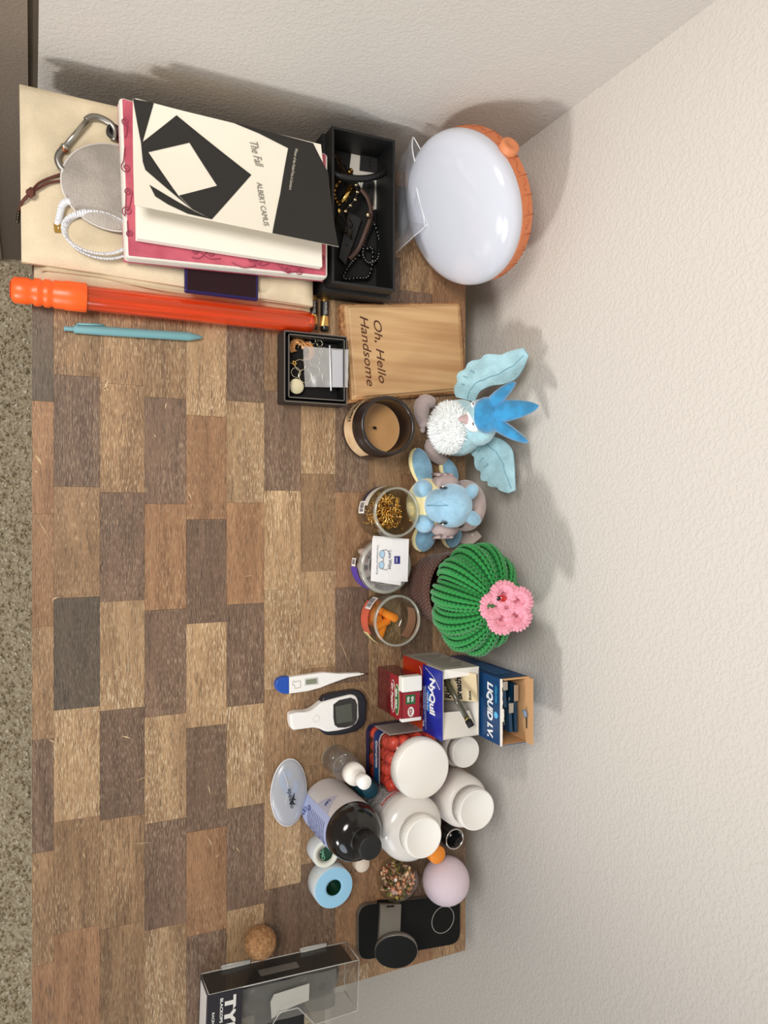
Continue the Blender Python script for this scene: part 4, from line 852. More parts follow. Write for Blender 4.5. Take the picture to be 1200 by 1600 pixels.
for sx, u, v in ((-1, 695, 755), (1, 695, 826)):
    b = B(); c = W(u, v, .054); b.ell(c, (.012, .017, .021), nu=20, nv=12)
    for k in range(3): b.tube([c + Vector((sx * .0122, -.010 + .009 * k, -.014 + .002 * k)), c + Vector((sx * .010, -.014 + .009 * k, .012))], .0022, n=6)
    b.build('grey_collar', mat('plush_collar', (182, 162, 160), rough=1, bump=.5, bscale=420), sea)
b = B(); c = W(722, 790, .048) + Vector((0, .004, 0)); c.y = min(c.y, .52); b.ell(c, (.034, .021, .040), nu=24, nv=14); b.build('grey_shell', M_pg, sea)
b = B(); c = W(716, 838, .012); b.tube([c, c + Vector((.004, .012, .012)), c + Vector((-.004, .020, .022))], [.010, .009, .006], n=8, flat=.12); b.build('care_tag', mat('tag_fabric', (196, 180, 170), rough=.7, coat=.3), sea)

# ================================================================ crochet cactus
cac = thing('crochet_cactus', 'green crochet cactus with a pink flower in a brown crochet pot', 'crochet plant', (.107, .484, T))
CC = Vector((.1050, .4880, T + .1130)); M_gr = mat('yarn_green', (34, 140, 62), rough=.9, bump=.5, bscale=700, sheen=.3); M_gr2 = mat('yarn_green_dark', (18, 88, 38), rough=1)
M_br = mat('yarn_brown', (86, 52, 38), rough=1, bump=.5, bscale=700, sheen=.3); M_pk = mat('yarn_pink', (240, 160, 178), rough=.95, bump=.5, bscale=600, sheen=.5); M_pk2 = mat('yarn_pink_deep', (206, 118, 136), rough=1)
cax = Vector((.10, .12, .96)).normalized()      # the crown leans towards the room
Rc = cax.to_track_quat('Z', 'X').to_matrix()
NR = 11
def cbody(th, ph, lift=0.0):
    rib = abs(math.cos(th * NR / 2)) ** .7
    r = .0560 * (1 + .0) * (.86 + .18 * rib * math.sin(ph) ** .5) + lift
    p = Vector((math.sin(ph) * math.cos(th), math.sin(ph) * math.sin(th), .80 * math.cos(ph) + .05)) * r
    q = Rc @ p; return CC + Vector((q.x * 1.16, q.y * .95, q.z * 1.10))
b = B(); b.grid(lambda u, v: cbody(2 * PI * u, .02 + (PI - .04) * v, -.0015), 156, 36, cu=True); b.build('core', M_gr2, cac)
def stitch(b, p, d, n, L, w_, mi=0):
    """one V-stitch: two little leaning lozenges"""
    n = n.normalized(); d = (d - n * d.dot(n)).normalized(); s = n.cross(d)
    for sg in (-1, 1):
        a = p + s * sg * w_ * .5; t = (d + s * sg * .55).normalized(); c = n.cross(t); q0 = a - t * L * .5; q1 = a + t * L * .5; m_ = a + n * w_ * .42
        b.add([q0, a + c * w_ * .42, q1, a - c * w_ * .42, m_ - t * L * .18, m_ + t * L * .18], [(0, 1, 4), (1, 5, 4), (1, 2, 5), (2, 3, 5), (3, 4, 5), (3, 0, 4)], mi, True)
b = B()
for i in range(NR):
    for sub in (-.33, -.11, .11, .33):
        th = 2 * PI * (i + sub) / NR; n_ = 20
        for j in range(n_):
            ph = .16 + 2.2 * (j + (.5 if sub in (-.11, .33) else 0)) / n_
            p = cbody(th, ph, .0004); p2 = cbody(th, ph + .04, .0004); p3 = cbody(th + .04, ph, .0004); nn = (p2 - p).cross(p3 - p)
            if nn.dot(p - CC) < 0: nn = -nn
            wd = (cbody(2 * PI * (i + sub + .12) / NR, ph) - cbody(2 * PI * (i + sub - .12) / NR, ph)).length
            stitch(b, p, (p2 - p), nn, .0078, max(.0026, min(.0066, wd * .80)))
b.build('green_stitches', M_gr, cac, kind='stuff')
def pot(a, z): rr = .0370 + .007 * z / .06; return Vector((CC.x - .004 + rr * 1.10 * math.cos(a), CC.y + .004 + rr * .95 * math.sin(a), T + z))
b = B(); b.grid(lambda u, v: pot(2 * PI * u, .0005 + .068 * v), 48, 10, cu=True); b.lathe([(0, .0006), (.037, .0006)], 48, c=(CC.x - .004, CC.y + .004, T), ab=(1.10, .95)); b.build('pot_core', mat('yarn_brown_dark', (52, 32, 24), rough=1), cac)
b = B()
for r_ in range(12):
    for k in range(64):
        a = 2 * PI * (k + .5 * (r_ % 2)) / 64; p = pot(a, .004 + r_ * .0056); stitch(b, p, Vector((-math.sin(a), math.cos(a), 0)), Vector((math.cos(a), math.sin(a), .1)), .0062, .0046)
b.build('pot_stitches', M_br, cac, kind='stuff')
FC = cbody(0, 0.02) ; FC = W(790, 948, .166); fn_ = Vector((.02, -.42, .90)).normalized(); Rf = fn_.to_track_quat('Z', 'X').to_matrix()
fl = B(); fl.ell(FC - fn_ * .002, (.019, .019, .007), Rf, nu=20, nv=10); flo = fl.build('flower', M_pk2, cac)
for k in range(5):
    a = k * 2 * PI / 5 + .5; ctr = FC + Rf @ Vector((.0150 * math.cos(a), .0150 * math.sin(a), .002)); b = B()
    L = [ctr + Rf @ (Vector((math.cos(a) * x - math.sin(a) * y, math.sin(a) * x + math.cos(a) * y, z_))) for x, y, z_ in ((-.012, -.004, 0), (-.002, -.0105, .003), (.008, -.009, .007), (.0120, 0, .005), (.008, .009, .007), (-.002, .0105, .003), (-.012, .004, 0))]
    P_ = bez(L, 6); b.tube(P_, [.0046 + .0008 * math.sin(i * 1.7) for i in range(len(P_))], n=10)
    P2 = bez([ctr + (p - ctr) * .55 - fn_ * .003 for p in L], 5); b.tube(P2, [.0042 + .0006 * math.sin(i * 1.9) for i in range(len(P2))], n=8)
    for i in range(0, len(P_), 2):
        for q in range(5): aa = q * .9 - .5; pp = P_[i] + (Rf @ Vector((0, 0, 1))) * .0044 * math.cos(aa) + (P_[i] - ctr).normalized() * .0044 * math.sin(aa); stitch(b, pp, P_[min(i + 1, len(P_) - 1)] - P_[max(i - 1, 0)], pp - P_[i], .0046, .0032)
    b.build('petal', M_pk, flo)
lb = thing('ladybug_button', 'tiny red ladybug button sitting on the pink flower', 'button', W(785, 935, .170))
c = W(785, 935, .1712); Rl = Rf
b = B(); b.ell(c, (.0052, .0042, .0026), Rl, nu=18, nv=10); b.build('shell', mat('ladybug_red', (190, 30, 34), rough=.2, coat=.8), lb)
b = B(); b.ell(c + Rl @ Vector((0, 0, 0)) + Vector((0, -.0052, -.001)), (.0034, .0028, .0022), Rl, nu=14, nv=8)
for dx, dy in ((.002, .001), (-.002, .001), (.0018, -.0018), (-.0018, -.0018), (0, .0025)): b.ell(c + Vector((dx, dy, .0022)), (.0008, .0008, .0005), nu=8, nv=6)
b.build('head_and_spots', mat('ladybug_black', (18, 16, 16), rough=.2), lb)

# ================================================================ cartons and mint box
def facetext(parent, s, x, y, z, w_, size, m, name='printed_text', bold=0.0, flip=False, shear=0):
    """lettering on a face that looks towards the room (-Y), reading along +X"""
    b = B(); b.text(s, size, (x, y, z), ex=(1, 0, 0), ey=(0, 0, 1), width=w_, bold=bold, shear=shear); return b.build(name, m, parent)
def carton(t, x0, x1, y0, y1, h, mats, wall=.0008, name='carton_shell'):
    """open-topped carton: outside + inside walls"""
    b = B(); b.box(x0, x1, y0, y1, T + .0002, T + .0012, 0)
    b.box(x0, x1, y0, y0 + wall, T + .001, T + h, 0); b.box(x0, x1, y1 - wall, y1, T + .001, T + h, 0)
    b.box(x0, x0 + wall, y0 + wall, y1 - wall, T + .001, T + h, 0); b.box(x1 - wall, x1, y0 + wall, y1 - wall, T + .001, T + h, 0)
    o = b.build(name, mats[0], t)
    b = B(); e = wall + .0001; zz = T + .0015
    b.box(x0 + wall, x1 - wall, y0 + e - .0001, y0 + e + .0003, zz, T + h - .0003); b.box(x0 + wall, x1 - wall, y1 - e - .0003, y1 - e + .0001, zz, T + h - .0003)
    b.box(x0 + e - .0001, x0 + e + .0003, y0 + e + .0003, y1 - e - .0003, zz, T + h - .0003); b.box(x1 - e - .0003, x1 - e + .0001, y0 + e + .0003, y1 - e - .0003, zz, T + h - .0003); b.box(x0 + e, x1 - e, y0 + e, y1 - e, zz - .0003, zz)
    b.build('carton_lining', mats[1], t)
    return o
M_iw = mat('ink_white', (225, 222, 214)); M_white = mat('card_white', (238, 232, 222), rough=.7)
# cold medicine carton
X0, X1, Y0, Y1, hh = .190, .2745, .4475, .4985, .107
nq_ = thing('cold_medicine_carton', 'open orange and blue cold medicine carton with nasal strips inside', 'carton', ((X0 + X1) / 2, (Y0 + Y1) / 2, T))
carton(nq_, X0, X1, Y0, Y1, hh, (mat('card_grey', (190, 184, 172), rough=.6), M_white))
b = B(); b.box(X0, X1, Y0 - .0005, Y0, T + .001, T + .066); b.build('orange_panel', mat('print_orange', (222, 84, 30), rough=.4, col2=(190, 40, 24), vscale=14), nq_)
b = B(); b.box(X0 + .0015, X1 + .0005, Y0 - .0022, Y0 - .0006, T + .060, T + hh + .001); b.build('blue_panel', mat('print_blue', (26, 40, 150), rough=.35), nq_)
yf = Y0 - .0024
for pts in ([(X0 + .006, .048), (X0 + .012, .053), (X0 + .03, .0545)],): b = B(); b.tube([(x, Y0 - .0008, T + z_) for x, z_ in bez([Vector((p[0], 0, p[1])) for p in pts], 4) and [(q.x, q.z) for q in bez([Vector((p[0], 0, p[1])) for p in pts], 5)]], .0004, n=4); b.build('curved_line', M_iw, nq_)
b = B(); b.tube([(q.x, yf, T + q.z) for q in bez([Vector((X0 + .004, 0, .066)), Vector((X0 + .012, 0, .088)), Vector((X0 + .024, 0, .104))], 6)], .0005, n=4); b.build('curved_line', M_iw, nq_)
facetext(nq_, 'DayQuil', X0 + .016, Y0 - .0008, T + .043, .040, .016, mat('print_cream', (236, 200, 176)), bold=.02)
facetext(nq_, 'NyQuil', X0 + .014, yf, T + .0800, .044, .0175, mat('ink_bright', (244, 244, 246), rough=.3), bold=.04)
b = B(); b.box(X0 + .031, X0 + .057, yf, yf + .0003, T + .0715, T + .0770); b.build('cyan_badge', mat('print_cyan', (40, 130, 210), rough=.4), nq_)
facetext(nq_, 'COLD & FLU', X0 + .033, yf - .0004, T + .0728, .022, .0038, M_iw, bold=.02)
b = B(); b.box(X0 + .026, X1 - .003, yf, yf + .0003, T + .0680, T + .0683); b.build('rule_line', M_iw, nq_)
for k, (s_, ww) in enumerate((('PAIN RELIEVER FEVER REDUCER', .044), ('COUGH SUPPRESSANT', .034), ('ANTIHISTAMINE', .028))): facetext(nq_, s_, X0 + .028, yf, T + .0662 - .0022 * k, ww, .0018, mat('ink_pale', (170, 180, 214)))
facetext(nq_, '48', X1 - .014, yf, T + .0610, .008, .0050, M_iw)
b = B()
for k in range(9): b.box(X0 - .0004, X0 - .0001, Y0 + .006, Y0 + .046 - (k % 3) * .006, T + .02 + .009 * k, T + .0215 + .009 * k)
b.build('side_print', mat('print_greyink', (96, 90, 84)), nq_, kind='stuff')
# flaps
b = B(); b.add([(X0, Y0 + .002, T + hh), (X0, Y1, T + hh), (X0 + .009, Y1 - .003, T + hh + .002), (X0 + .012, Y0 + .003, T + hh - .003)], [(0, 1, 2, 3), (3, 2, 1, 0)]); b.build('flap', M_white, nq_)
b = B(); b.add([(X1, Y0 + .001, T + hh), (X1, Y1, T + hh), (X1 - .027, Y1 - .004, T + hh - .016), (X1 - .028, Y0 + .004, T + hh - .018)], [(0, 1, 2, 3), (3, 2, 1, 0)]); b.build('flap', M_white, nq_)
def slab4(q, th=.0012):
    n_ = (q[1] - q[0]).cross(q[3] - q[0]).normalized() * th; return q + [p + n_ for p in q], [(0, 1, 2, 3), (7, 6, 5, 4), (0, 4, 5, 1), (1, 5, 6, 2), (2, 6, 7, 3), (3, 7, 4, 0)]
brs = thing('nasal_strip_box', 'tan and black nasal strip packet sticking out of the cold medicine carton', 'packet', W(720, 1070, .06))
pq = [Vector((X0 + .006, Y0 + .040, T + .118)), Vector((X0 + .042, Y0 + .046, T + .112)), Vector((X0 + .050, Y0 + .014, T + .045)), Vector((X0 + .006, Y0 + .008, T + .050))]
b = B(); b.add(*slab4(pq)); b.build('packet_body', mat('packet_tan', (216, 196, 156), rough=.5), brs)
exx = -(pq[1] - pq[0]).normalized(); eyy = (pq[0] - pq[3]).normalized() * -1; nnn = exx.cross(eyy)
pn = (pq[1] - pq[0]).cross(pq[3] - pq[0]).normalized()
def ptxt(s, o, w_, size, m): b = B(); oo = o - pn * 0.0004; b.text(s, size, oo, ex=exx, ey=eyy, width=w_, bold=.02); b.build('packet_print', m, brs)
sidev = pn if pn.y > 0 else -pn
for s_, t0, ww, sz in (('Breathe', .30, .034, .0125), ('Right', .52, .026, .0125), ('Extra', .12, .012, .0045)):
    o = pq[1].lerp(pq[2], t0) - (pq[1] - pq[0]) * .05
    b = B(); b.text(s_, sz, (0, 0, 0), ex=(1, 0, 0), ey=(0, 1, 0), width=ww, bold=.03, fn=lambda x, y, l: o + exx * x + eyy * y - sidev * (l + .0002 if sidev.dot(Vector((0, -.5, .8))) < 0 else -(l + .0014))); b.build('packet_print', mat('ink_black', (30, 32, 40)), brs)
dk = thing('dark_strip_packet', 'dark glossy sachet standing in the near side of the cold medicine carton', 'sachet', W(705, 1080, .06))
b = B(); b.add(*slab4([Vector((X0 + .003, Y0 + .004, T + .098)), Vector((X0 + .052, Y0 + .005, T + .092)), Vector((X0 + .054, Y0 + .006, T + .005)), Vector((X0 + .004, Y0 + .005, T + .005))])); b.build('sachet_body', mat('sachet_dark', (54, 52, 44), rough=.35, bump=.4, bscale=40), dk)
pc = thing('brow_pencil', 'dark slim cosmetic pencil with a black tip leaning in the medicine carton', 'pencil', W(720, 1100, .08))
a_, c_ = Vector((X0 + .006, Y0 + .010, T + .085)), Vector((X0 + .056, Y0 + .024, T + .122))
b = B(); b.tube([a_, c_], .0032, n=12); b.build('barrel', mat('pencil_olive', (66, 62, 44), rough=.25, coat=.6), pc)
b = B(); b.tube([c_, c_ + (c_ - a_).normalized() * .004], .0033, n=12); b.build('gold_band', metal('band_olive', (150, 140, 90), .3), pc)
b = B(); d = (c_ - a_).normalized(); b.tube([c_ + d * .004, c_ + d * .012], .0042, n=12); b.build('tip', mat('brush_black', (18, 16, 14), rough=.7), pc)
# hydration mix carton
X0, X1, Y0, Y1, hh = .197, .2765, .5015, .5400, .150
iv = thing('drink_mix_carton', 'tall navy blue drink mix carton torn open at the top, against the wall', 'carton', ((X0 + X1) / 2, (Y0 + Y1) / 2, T))
M_navy = mat('print_navy', (20, 66, 112), rough=.4)
carton(iv, X0, X1, Y0, Y1, hh, (M_navy, mat('card_brown', (206, 160, 112), rough=.9)))
b = B()
for i in range(16):
    x0_, x1_ = X0 + (X1 - X0) * i / 16, X0 + (X1 - X0) * (i + 1) / 16; d0 = .0028 + .002 * noise.noise(Vector((i * .7, 0, 0))) + (.004 if 7 <= i <= 9 else 0); b.box(x0_, x1_, Y0 - .0006, Y0 + .0014, T + hh - .0005, T + hh + d0 * .7)
b.build('torn_edge', M_white, iv)
b = B(); b.box(X0 + .001, X1, Y1 - .0022, Y1 - .0004, T + hh - .001, T + hh + .012); b.box(X0, X0 + .0015, Y0 + .003, Y1, T + hh - .001, T + hh + .004); b.build('back_flap', mat('card_brown', (206, 160, 112)), iv)
yf = Y0 - .0003
facetext(iv, 'LIQUID I.V.', X0 + .008, yf, T + .1230, .066, .0155, mat('ink_bright', (244, 244, 246)), bold=.04, shear=.18)
facetext(iv, 'HYDRATION', X0 + .010, yf, T + .1395, .020, .0050, mat('print_sky', (60, 170, 220)), bold=.02)
b = B(); b.ell((X0 + .045, yf - .0002, T + .1405), (.0042, .0006, .0042), nu=16, nv=8); b.build('blue_drop', mat('print_sky2', (96, 190, 240), rough=.2), iv)
b = B()
for k in range(10): b.box(X0 - .0004, X0 - .0001, Y0 + .008, Y0 + .030, T + .06 + .007 * k, T + .0615 + .007 * k)
b.build('side_print', mat('print_navy_light', (60, 100, 140)), iv, kind='stuff')
for i, (x_, y_, z_, w_, lab) in enumerate(((X0 + .004, Y0 + .007, .143, .032, 'far'), (X0 + .030, Y0 + .014, .145, .036, 'middle'), (X0 + .010, Y0 + .024, .141, .058, 'rear'))):
    t = thing('drink_mix_sachet', {'far': 'navy sachet in the left end of the drink mix carton', 'middle': 'navy sachet with a silver seam in the middle of the drink mix carton', 'rear': 'navy sachet nearest the wall in the drink mix carton'}[lab], 'sachet', (x_, y_, T + .02), 'drink mix sachets')
    b = B(); b.add(*slab4([Vector((x_, y_, T + z_)), Vector((x_ + w_, y_ + .001, T + z_ + .002)), Vector((x_ + w_, y_ + .004, T + .01)), Vector((x_, y_ + .003, T + .01))], .004)); b.build('sachet_body', mat('sachet_navy', (22, 60, 88), rough=.35, bump=.4, bscale=60), t)
    b = B(); b.box(x_ + .001, x_ + w_ * .35, y_ - .001, y_ + .0055, T + z_ + .0012, T + z_ + .0032); b.build('crimped_seam', metal('foil', (196, 190, 180), .35), t)
    facetext(t, 'lemon lime', x_ + w_ * .3, y_ - .0004, T + z_ - .008, w_ * .5, .003, M_iw)
b = thing('blue_toothpick_tool', 'small clear blue tipped stick clipped on the rim of the drink mix carton', 'stick', (X0 + .045, Y1 - .006, T + hh)); bb = B(); bb.tube([(X0 + .040, Y1 - .006, T + hh + .001), (X0 + .048, Y1 - .004, T + hh + .003)], .0024, n=8); bb.build('clear_head', clear('blue_clear', (190, 214, 240), .4, .1, body=(170, 196, 226), bodyfac=.4), b); bb = B(); bb.tube([(X0 + .048, Y1 - .004, T + hh + .003), (X0 + .062, Y1 - .003, T + hh + .002)], .0008, n=6); bb.build('dark_tip', mat('ink_black', (30, 32, 40)), b)

# mint box
X0, X1, Y0, Y1, hh = .2020, .2560, .4100, .4360, .072
mb = thing('mint_box', 'dark red clear plastic mint box with a white flip lid', 'mint box', ((X0 + X1) / 2, (Y0 + Y1) / 2, T))
M_red = clear('red_clear', (214, 120, 124), .25, .06, body=(140, 40, 50), bodyfac=.40)
b = B(); b.box(X0, X1, Y0, Y1, T, T + hh, bev=.0015); b.build('clear_body', M_red, mb)
b = B(); b.box(X0 + .001, X1 + .0004, Y0 - .0005, Y0, T + .040, T + hh - .001); b.box(X0 + .020, X1 - .002, Y0 + .001, Y1 - .002, T + hh, T + hh + .0006); b.build('red_label', mat('label_red', (150, 32, 42), rough=.35), mb)
b = B(); b.box(X0 - .0006, X0 + .0185, Y0 - .0008, Y1 + .0006, T + hh - .008, T + hh + .0032, bev=.0014); b.build('flip_lid', mat('lid_white', (240, 238, 230), rough=.35), mb)
b = B(); b.box(X1 - .003, X1 + .0012, Y0 - .0006, Y1 + .0004, T + hh - .006, T + hh + .0012, bev=.0008); b.build('white_end', mat('lid_white', (240, 238, 230)), mb)
def oval(parent, x, z_, rx, rz, m, name, y=Y0 - .0006, dy=.0003):
    b = B(); n = 28; vs = [(x + rx * math.cos(2 * PI * i / n), y, T + z_ + rz * math.sin(2 * PI * i / n)) for i in range(n)] + [(x + rx * math.cos(2 * PI * i / n), y - dy, T + z_ + rz * math.sin(2 * PI * i / n)) for i in range(n)]
    b.add(vs, [tuple(range(n, 2 * n))] + [(i, (i + 1) % n, n + (i + 1) % n, n + i) for i in range(n)]); return b.build(name, m, parent)
xm = (X0 + X1) / 2
oval(mb, xm + .001, .0485, .0205, .0062, M_iw, 'white_oval'); oval(mb, xm + .001, .0485, .0195, .0054, mat('label_red', (150, 32, 42)), 'red_oval', y=Y0 - .0009)
facetext(mb, 'Dr Pepper', X0 + .0115, Y0 - .0012, T + .0460, .033, .0065, M_iw, bold=.03, shear=.2)
oval(mb, xm + .003, .0605, .0195, .0058, mat('print_paleg', (206, 214, 170)), 'pale_leaf_oval', y=Y0 - .0007); oval(mb, xm + .003, .0605, .0180, .0048, mat('print_green', (28, 98, 48)), 'green_oval', y=Y0 - .0010)
facetext(mb, 'tic tac', X0 + .0165, Y0 - .0013, T + .0583, .025, .0065, M_iw, bold=.04)
b = B(); b.rprism([(X0 + .0225, Y0 + .005), (X0 + .034, Y0 + .005), (X0 + .034, Y1 - .008), (X0 + .0225, Y1 - .008)], T + hh + .0007, T + hh + .0011, .0003); b.build('green_badge', mat('print_green', (28, 98, 48)), mb)
b = B(); b.text('tic', .0052, (X0 + .0245, Y0 + .0125, T + hh + .0011), ex=(1, 0, 0), ey=(0, 1, 0), width=.007, bold=.03); b.text('tac', .0052, (X0 + .0245, Y0 + .0070, T + hh + .0011), ex=(1, 0, 0), ey=(0, 1, 0), width=.007, bold=.03); b.build('badge_text', M_iw, mb)
b = B(); b.lathe([(0, 0), (.0062, 0)], 24, c=(X0 + .0435, (Y0 + Y1) / 2 - .001, T + hh + .0008), ab=(1, .72)); b.build('white_oval', M_iw, mb)
b = B(); b.text('Dr', .0055, (X0 + .0395, Y0 + .0095, T + hh + .0008), ex=(1, 0, 0), ey=(0, 1, 0), width=.008, bold=.03, shear=.2); b.build('badge_text', mat('label_red', (150, 32, 42)), mb)
proto = B(); proto.ell((0, 0, 0), (.0040, .0024, .0024), nu=10, nv=8); gp = proto.build('mint_candy', mat('mint_red', (140, 40, 48), rough=.3), origin=(0, 0, 0)); tag(gp, 'tiny dark red mint seen through the mint box wall', 'candy', 'mints in the clear box')
for i in range(60):
    o = gp if i == 0 else gp.copy()
    if i: COL.objects.link(o)
    o.location = (rnd.uniform(X0 + .006, X1 - .006), rnd.uniform(Y0 + .005, Y1 - .005), T + rnd.uniform(.005, .034)); o.rotation_euler = [rnd.uniform(0, 3) for _ in range(3)]

# ================================================================ thermometer, glucose meter
th_ = thing('digital_thermometer', 'white digital thermometer with a blue end cap', 'thermometer', W(500, 1065, 0))
z_ = .0095
top = [(451, 1058), (480, 1054), (505, 1050.5), (530, 1052.5), (565, 1051.5)]; bot = [(565, 1054.5), (545, 1058), (520, 1067), (500, 1075), (480, 1080), (451, 1084)]
b = B(); b.rprism([tuple(W(u, v, .008).xy) for u, v in reversed(top + bot)], T, T + .0085, .0011); b.build('body', mat('plastic_white', (238, 236, 232), rough=.35), th_)
b = B(); b.rprism([tuple(W(u, v, .008).xy) for u, v in reversed([(452, 1057), (452, 1084.5), (440, 1083.5), (433, 1079), (430, 1071), (432, 1063), (440, 1057.5)])], T, T + .0088, .0014); b.build('end_cap', mat('plastic_blue', (28, 78, 170), rough=.35), th_)
b = B(); b.tube([W(564, 1053, .0045), W(574, 1052.5, .0042)], .0013, n=8); b.build('metal_tip', metal('nickel', (200, 198, 190)), th_)
b = B(); b.rprism([tuple(W(u, v, .009).xy) for u, v in ((476, 1071.5), (498, 1069.5), (497, 1058.5), (476, 1061))], T + .0084, T + .0090, .0003); b.build('bezel', mat('bezel_grey', (196, 196, 190), rough=.4), th_)
b = B(); b.rprism([tuple(W(u, v, .009).xy) for u, v in ((478, 1069.5), (495, 1068), (495, 1060), (478, 1062.5))], T + .0088, T + .0092, .0002); b.build('lcd', mat('lcd_green', (126, 132, 112), rough=.2), th_)
b = B(); pth = [W(u, v, .0087) for u, v in ((458, 1064), (462, 1066), (465, 1064), (469, 1064), (470, 1074), (461, 1076), (460, 1071), (457, 1070))]; b.tube(pth, .00025, n=4, closed=True); b.build('outline_icon', mat('ink_grey', (128, 123, 113)), th_)
gm = thing('glucose_meter', 'white and black handheld meter with a dark square screen', 'meter', W(515, 1115, 0))
def rp(b, pts, z, z0, z1, bev=.001): b.rprism([tuple(W(u, v, z).xy) for u, v in reversed(pts)], T + z0, T + z1, bev)
outl = [(453, 1116), (462, 1113), (478, 1112.5), (488, 1109), (496, 1102), (503, 1095), (520, 1091), (560, 1080), (566, 1083), (569, 1092), (568, 1118), (565, 1128), (553, 1138), (530, 1143), (512, 1145), (505, 1143), (500, 1139), (490, 1137), (457, 1141), (454, 1132)]
b = B(); rp(b, [(498, 1101), (503, 1088), (515, 1083), (552, 1077), (560, 1078), (566, 1083), (571, 1093), (570, 1124), (565, 1134), (553, 1142), (530, 1147), (512, 1148), (503, 1145), (500, 1139)], .008, .0, .013, .002); b.build('black_shell', mat('plastic_navy', (24, 27, 38), rough=.3), gm)
b = B(); rp(b, [(453, 1116), (462, 1113), (478, 1112.5), (488, 1109), (496, 1103), (503, 1097), (520, 1092), (548, 1085), (556, 1087), (560, 1094), (561, 1122), (556, 1132), (545, 1138), (528, 1142), (512, 1144), (505, 1142), (500, 1139), (490, 1137), (457, 1141), (454, 1132)], .015, .001, .0155, .0022); b.build('white_face', mat('plastic_white', (238, 236, 232)), gm)
b = B(); rp(b, [(521, 1101), (530, 1094), (548, 1090), (555, 1093), (558, 1101), (558, 1124), (553, 1133), (540, 1137), (528, 1137), (523, 1133), (521, 1122)], .016, .0148, .0162, .0004); b.build('black_bezel', mat('plastic_black', (20, 20, 22), rough=.15, coat=.6), gm)
b = B(); rp(b, [(524, 1104), (549, 1099), (551, 1127), (526, 1131)], .0165, .0160, .0166, .0002); b.build('lcd', mat('lcd_dark', (70, 74, 66), rough=.12, coat=.5), gm)
b = B(); b.lathe([(.0038, .0001), (.0042, .0002), (.0044, 0)], 28, c=W(494, 1123, .0157)); b.build('button_ring', mat('ring_soft', (214, 212, 208), rough=.4), gm)

# ================================================================ bottles
M_bw = mat('bottle_white', (236, 230, 222), rough=.4, sss=.05); M_cap = mat('cap_white', (244, 240, 232), rough=.5)
def ribs(b, cx, cy, r, z0, z1, n, d=.0005):
    for k in range(n): a = 2 * PI * k / n; b.tube([(cx + r * math.cos(a), cy + r * math.sin(a), z0), (cx + r * math.cos(a), cy + r * math.sin(a), z1)], d, n=4)
def pill_bottle(nm, label, cx, cy, r, h, rc, hc, body=M_bw, shoulder=.25, inner=True):
    t = thing(nm, label, 'bottle', (cx, cy, T)); hs = h - hc
    pr_ = [(0, .0005), (r * .9, .0005), (r, .004), (r, hs - r * shoulder * 1.6)]
    for k in range(1, 8): a = k / 7 * PI / 2; pr_.append((rc * .9 + (r - rc * .9) * math.cos(a), hs - r * shoulder * 1.6 + r * shoulder * 1.45 * math.sin(a)))
    pr_ += [(rc * .88, hs + .002)]
    b = B(); b.lathe(pr_, 64, c=(cx, cy, T)); b.build('bottle_body', body, t)
    b = B(); b.lathe([(rc * .9, hs), (rc, hs), (rc, h - .0015), (rc * .975, h - .0004), (rc * .93, h), (rc * .90, h - .0006), (0, h - .0006)], 64, c=(cx, cy, T)); ribs(b, cx, cy, rc, T + hs + .001, T + h - .0025, 56); b.build('screw_cap', M_cap, t)
    return t
# gummy vitamin jar
gx, gy, gs = .3110, .4280, .0355
gj = thing('gummy_jar', 'square clear jar of red gummies with dark blue label and wide white lid', 'jar', (gx, gy, T))
sq = [(gx - gs, gy - gs), (gx + gs, gy - gs), (gx + gs, gy + gs), (gx - gs, gy + gs)]
def rsq(d, rr): 
    c = [(gx - gs + d, gy - gs + d), (gx + gs - d, gy - gs + d), (gx + gs - d, gy + gs - d), (gx - gs + d, gy + gs - d)]; return rnd_corner(rnd_corner(c, rr), rr * .25)
M_gc = clear('jar_pet', (246, 240, 240), .15, .04)
b = B(); ringprism(b, [(rsq(.003, .008), T + .0005), (rsq(0, .009), T + .003), (rsq(0, .009), T + .062), (rsq(.002, .011), T + .068), (rsq(.006, .012), T + .074), (rsq(.009, .012), T + .077)]); b.build('clear_body', M_gc, gj)
b = B(); b.lathe([(.0335, .075), (.0352, .0762), (.0362, .078), (.0362, .0920), (.0352, .0936), (.0335, .0940), (0, .0940)], 72, c=(gx, gy, T)); ribs(b, gx, gy, .0360, T + .0785, T + .0905, 80); b.build('wide_lid', M_cap, gj)
M_lb1 = mat('gummy_label', (24, 30, 78), rough=.35); M_lb2 = mat('gummy_label_teal', (26, 92, 150), rough=.35, col2=(28, 44, 104), vscale=16)
def sideband(z0, z1, name, m, d=-.0004, sides=(0, 1)):
    b = B(); r_ = rsq(d, .009); n = len(r_); 
    ringprism(b, [(r_, T + z0), (r_, T + z1)]); b.f = b.f[2:]; b.m = b.m[2:]; b.sm = b.sm[2:]; return b.build(name, m, gj)
sideband(.003, .014, 'lower_label_band', M_lb1); sideband(.028, .044, 'upper_label_band', M_lb2); sideband(.0435, .0475, 'pale_label_strip', mat('label_pale', (190, 178, 172), rough=.4), -.0006)
b = B(); b.box(gx - gs - .0009, gx - gs - .0004, gy - gs + .006, gy + gs - .008, T + .016, T + .060); b.build('back_label', mat('label_grey', (182, 170, 162), rough=.5), gj)
facetext(gj, 'Complete', gx - gs + .011, gy - gs - .0007, T + .0355, .034, .0072, M_iw, bold=.02); facetext(gj, 'MULTIVITAMIN', gx - gs + .011, gy - gs - .0008, T + .0440, .032, .0030, mat('label_redink', (180, 60, 60)), name='small_text')
b = B()
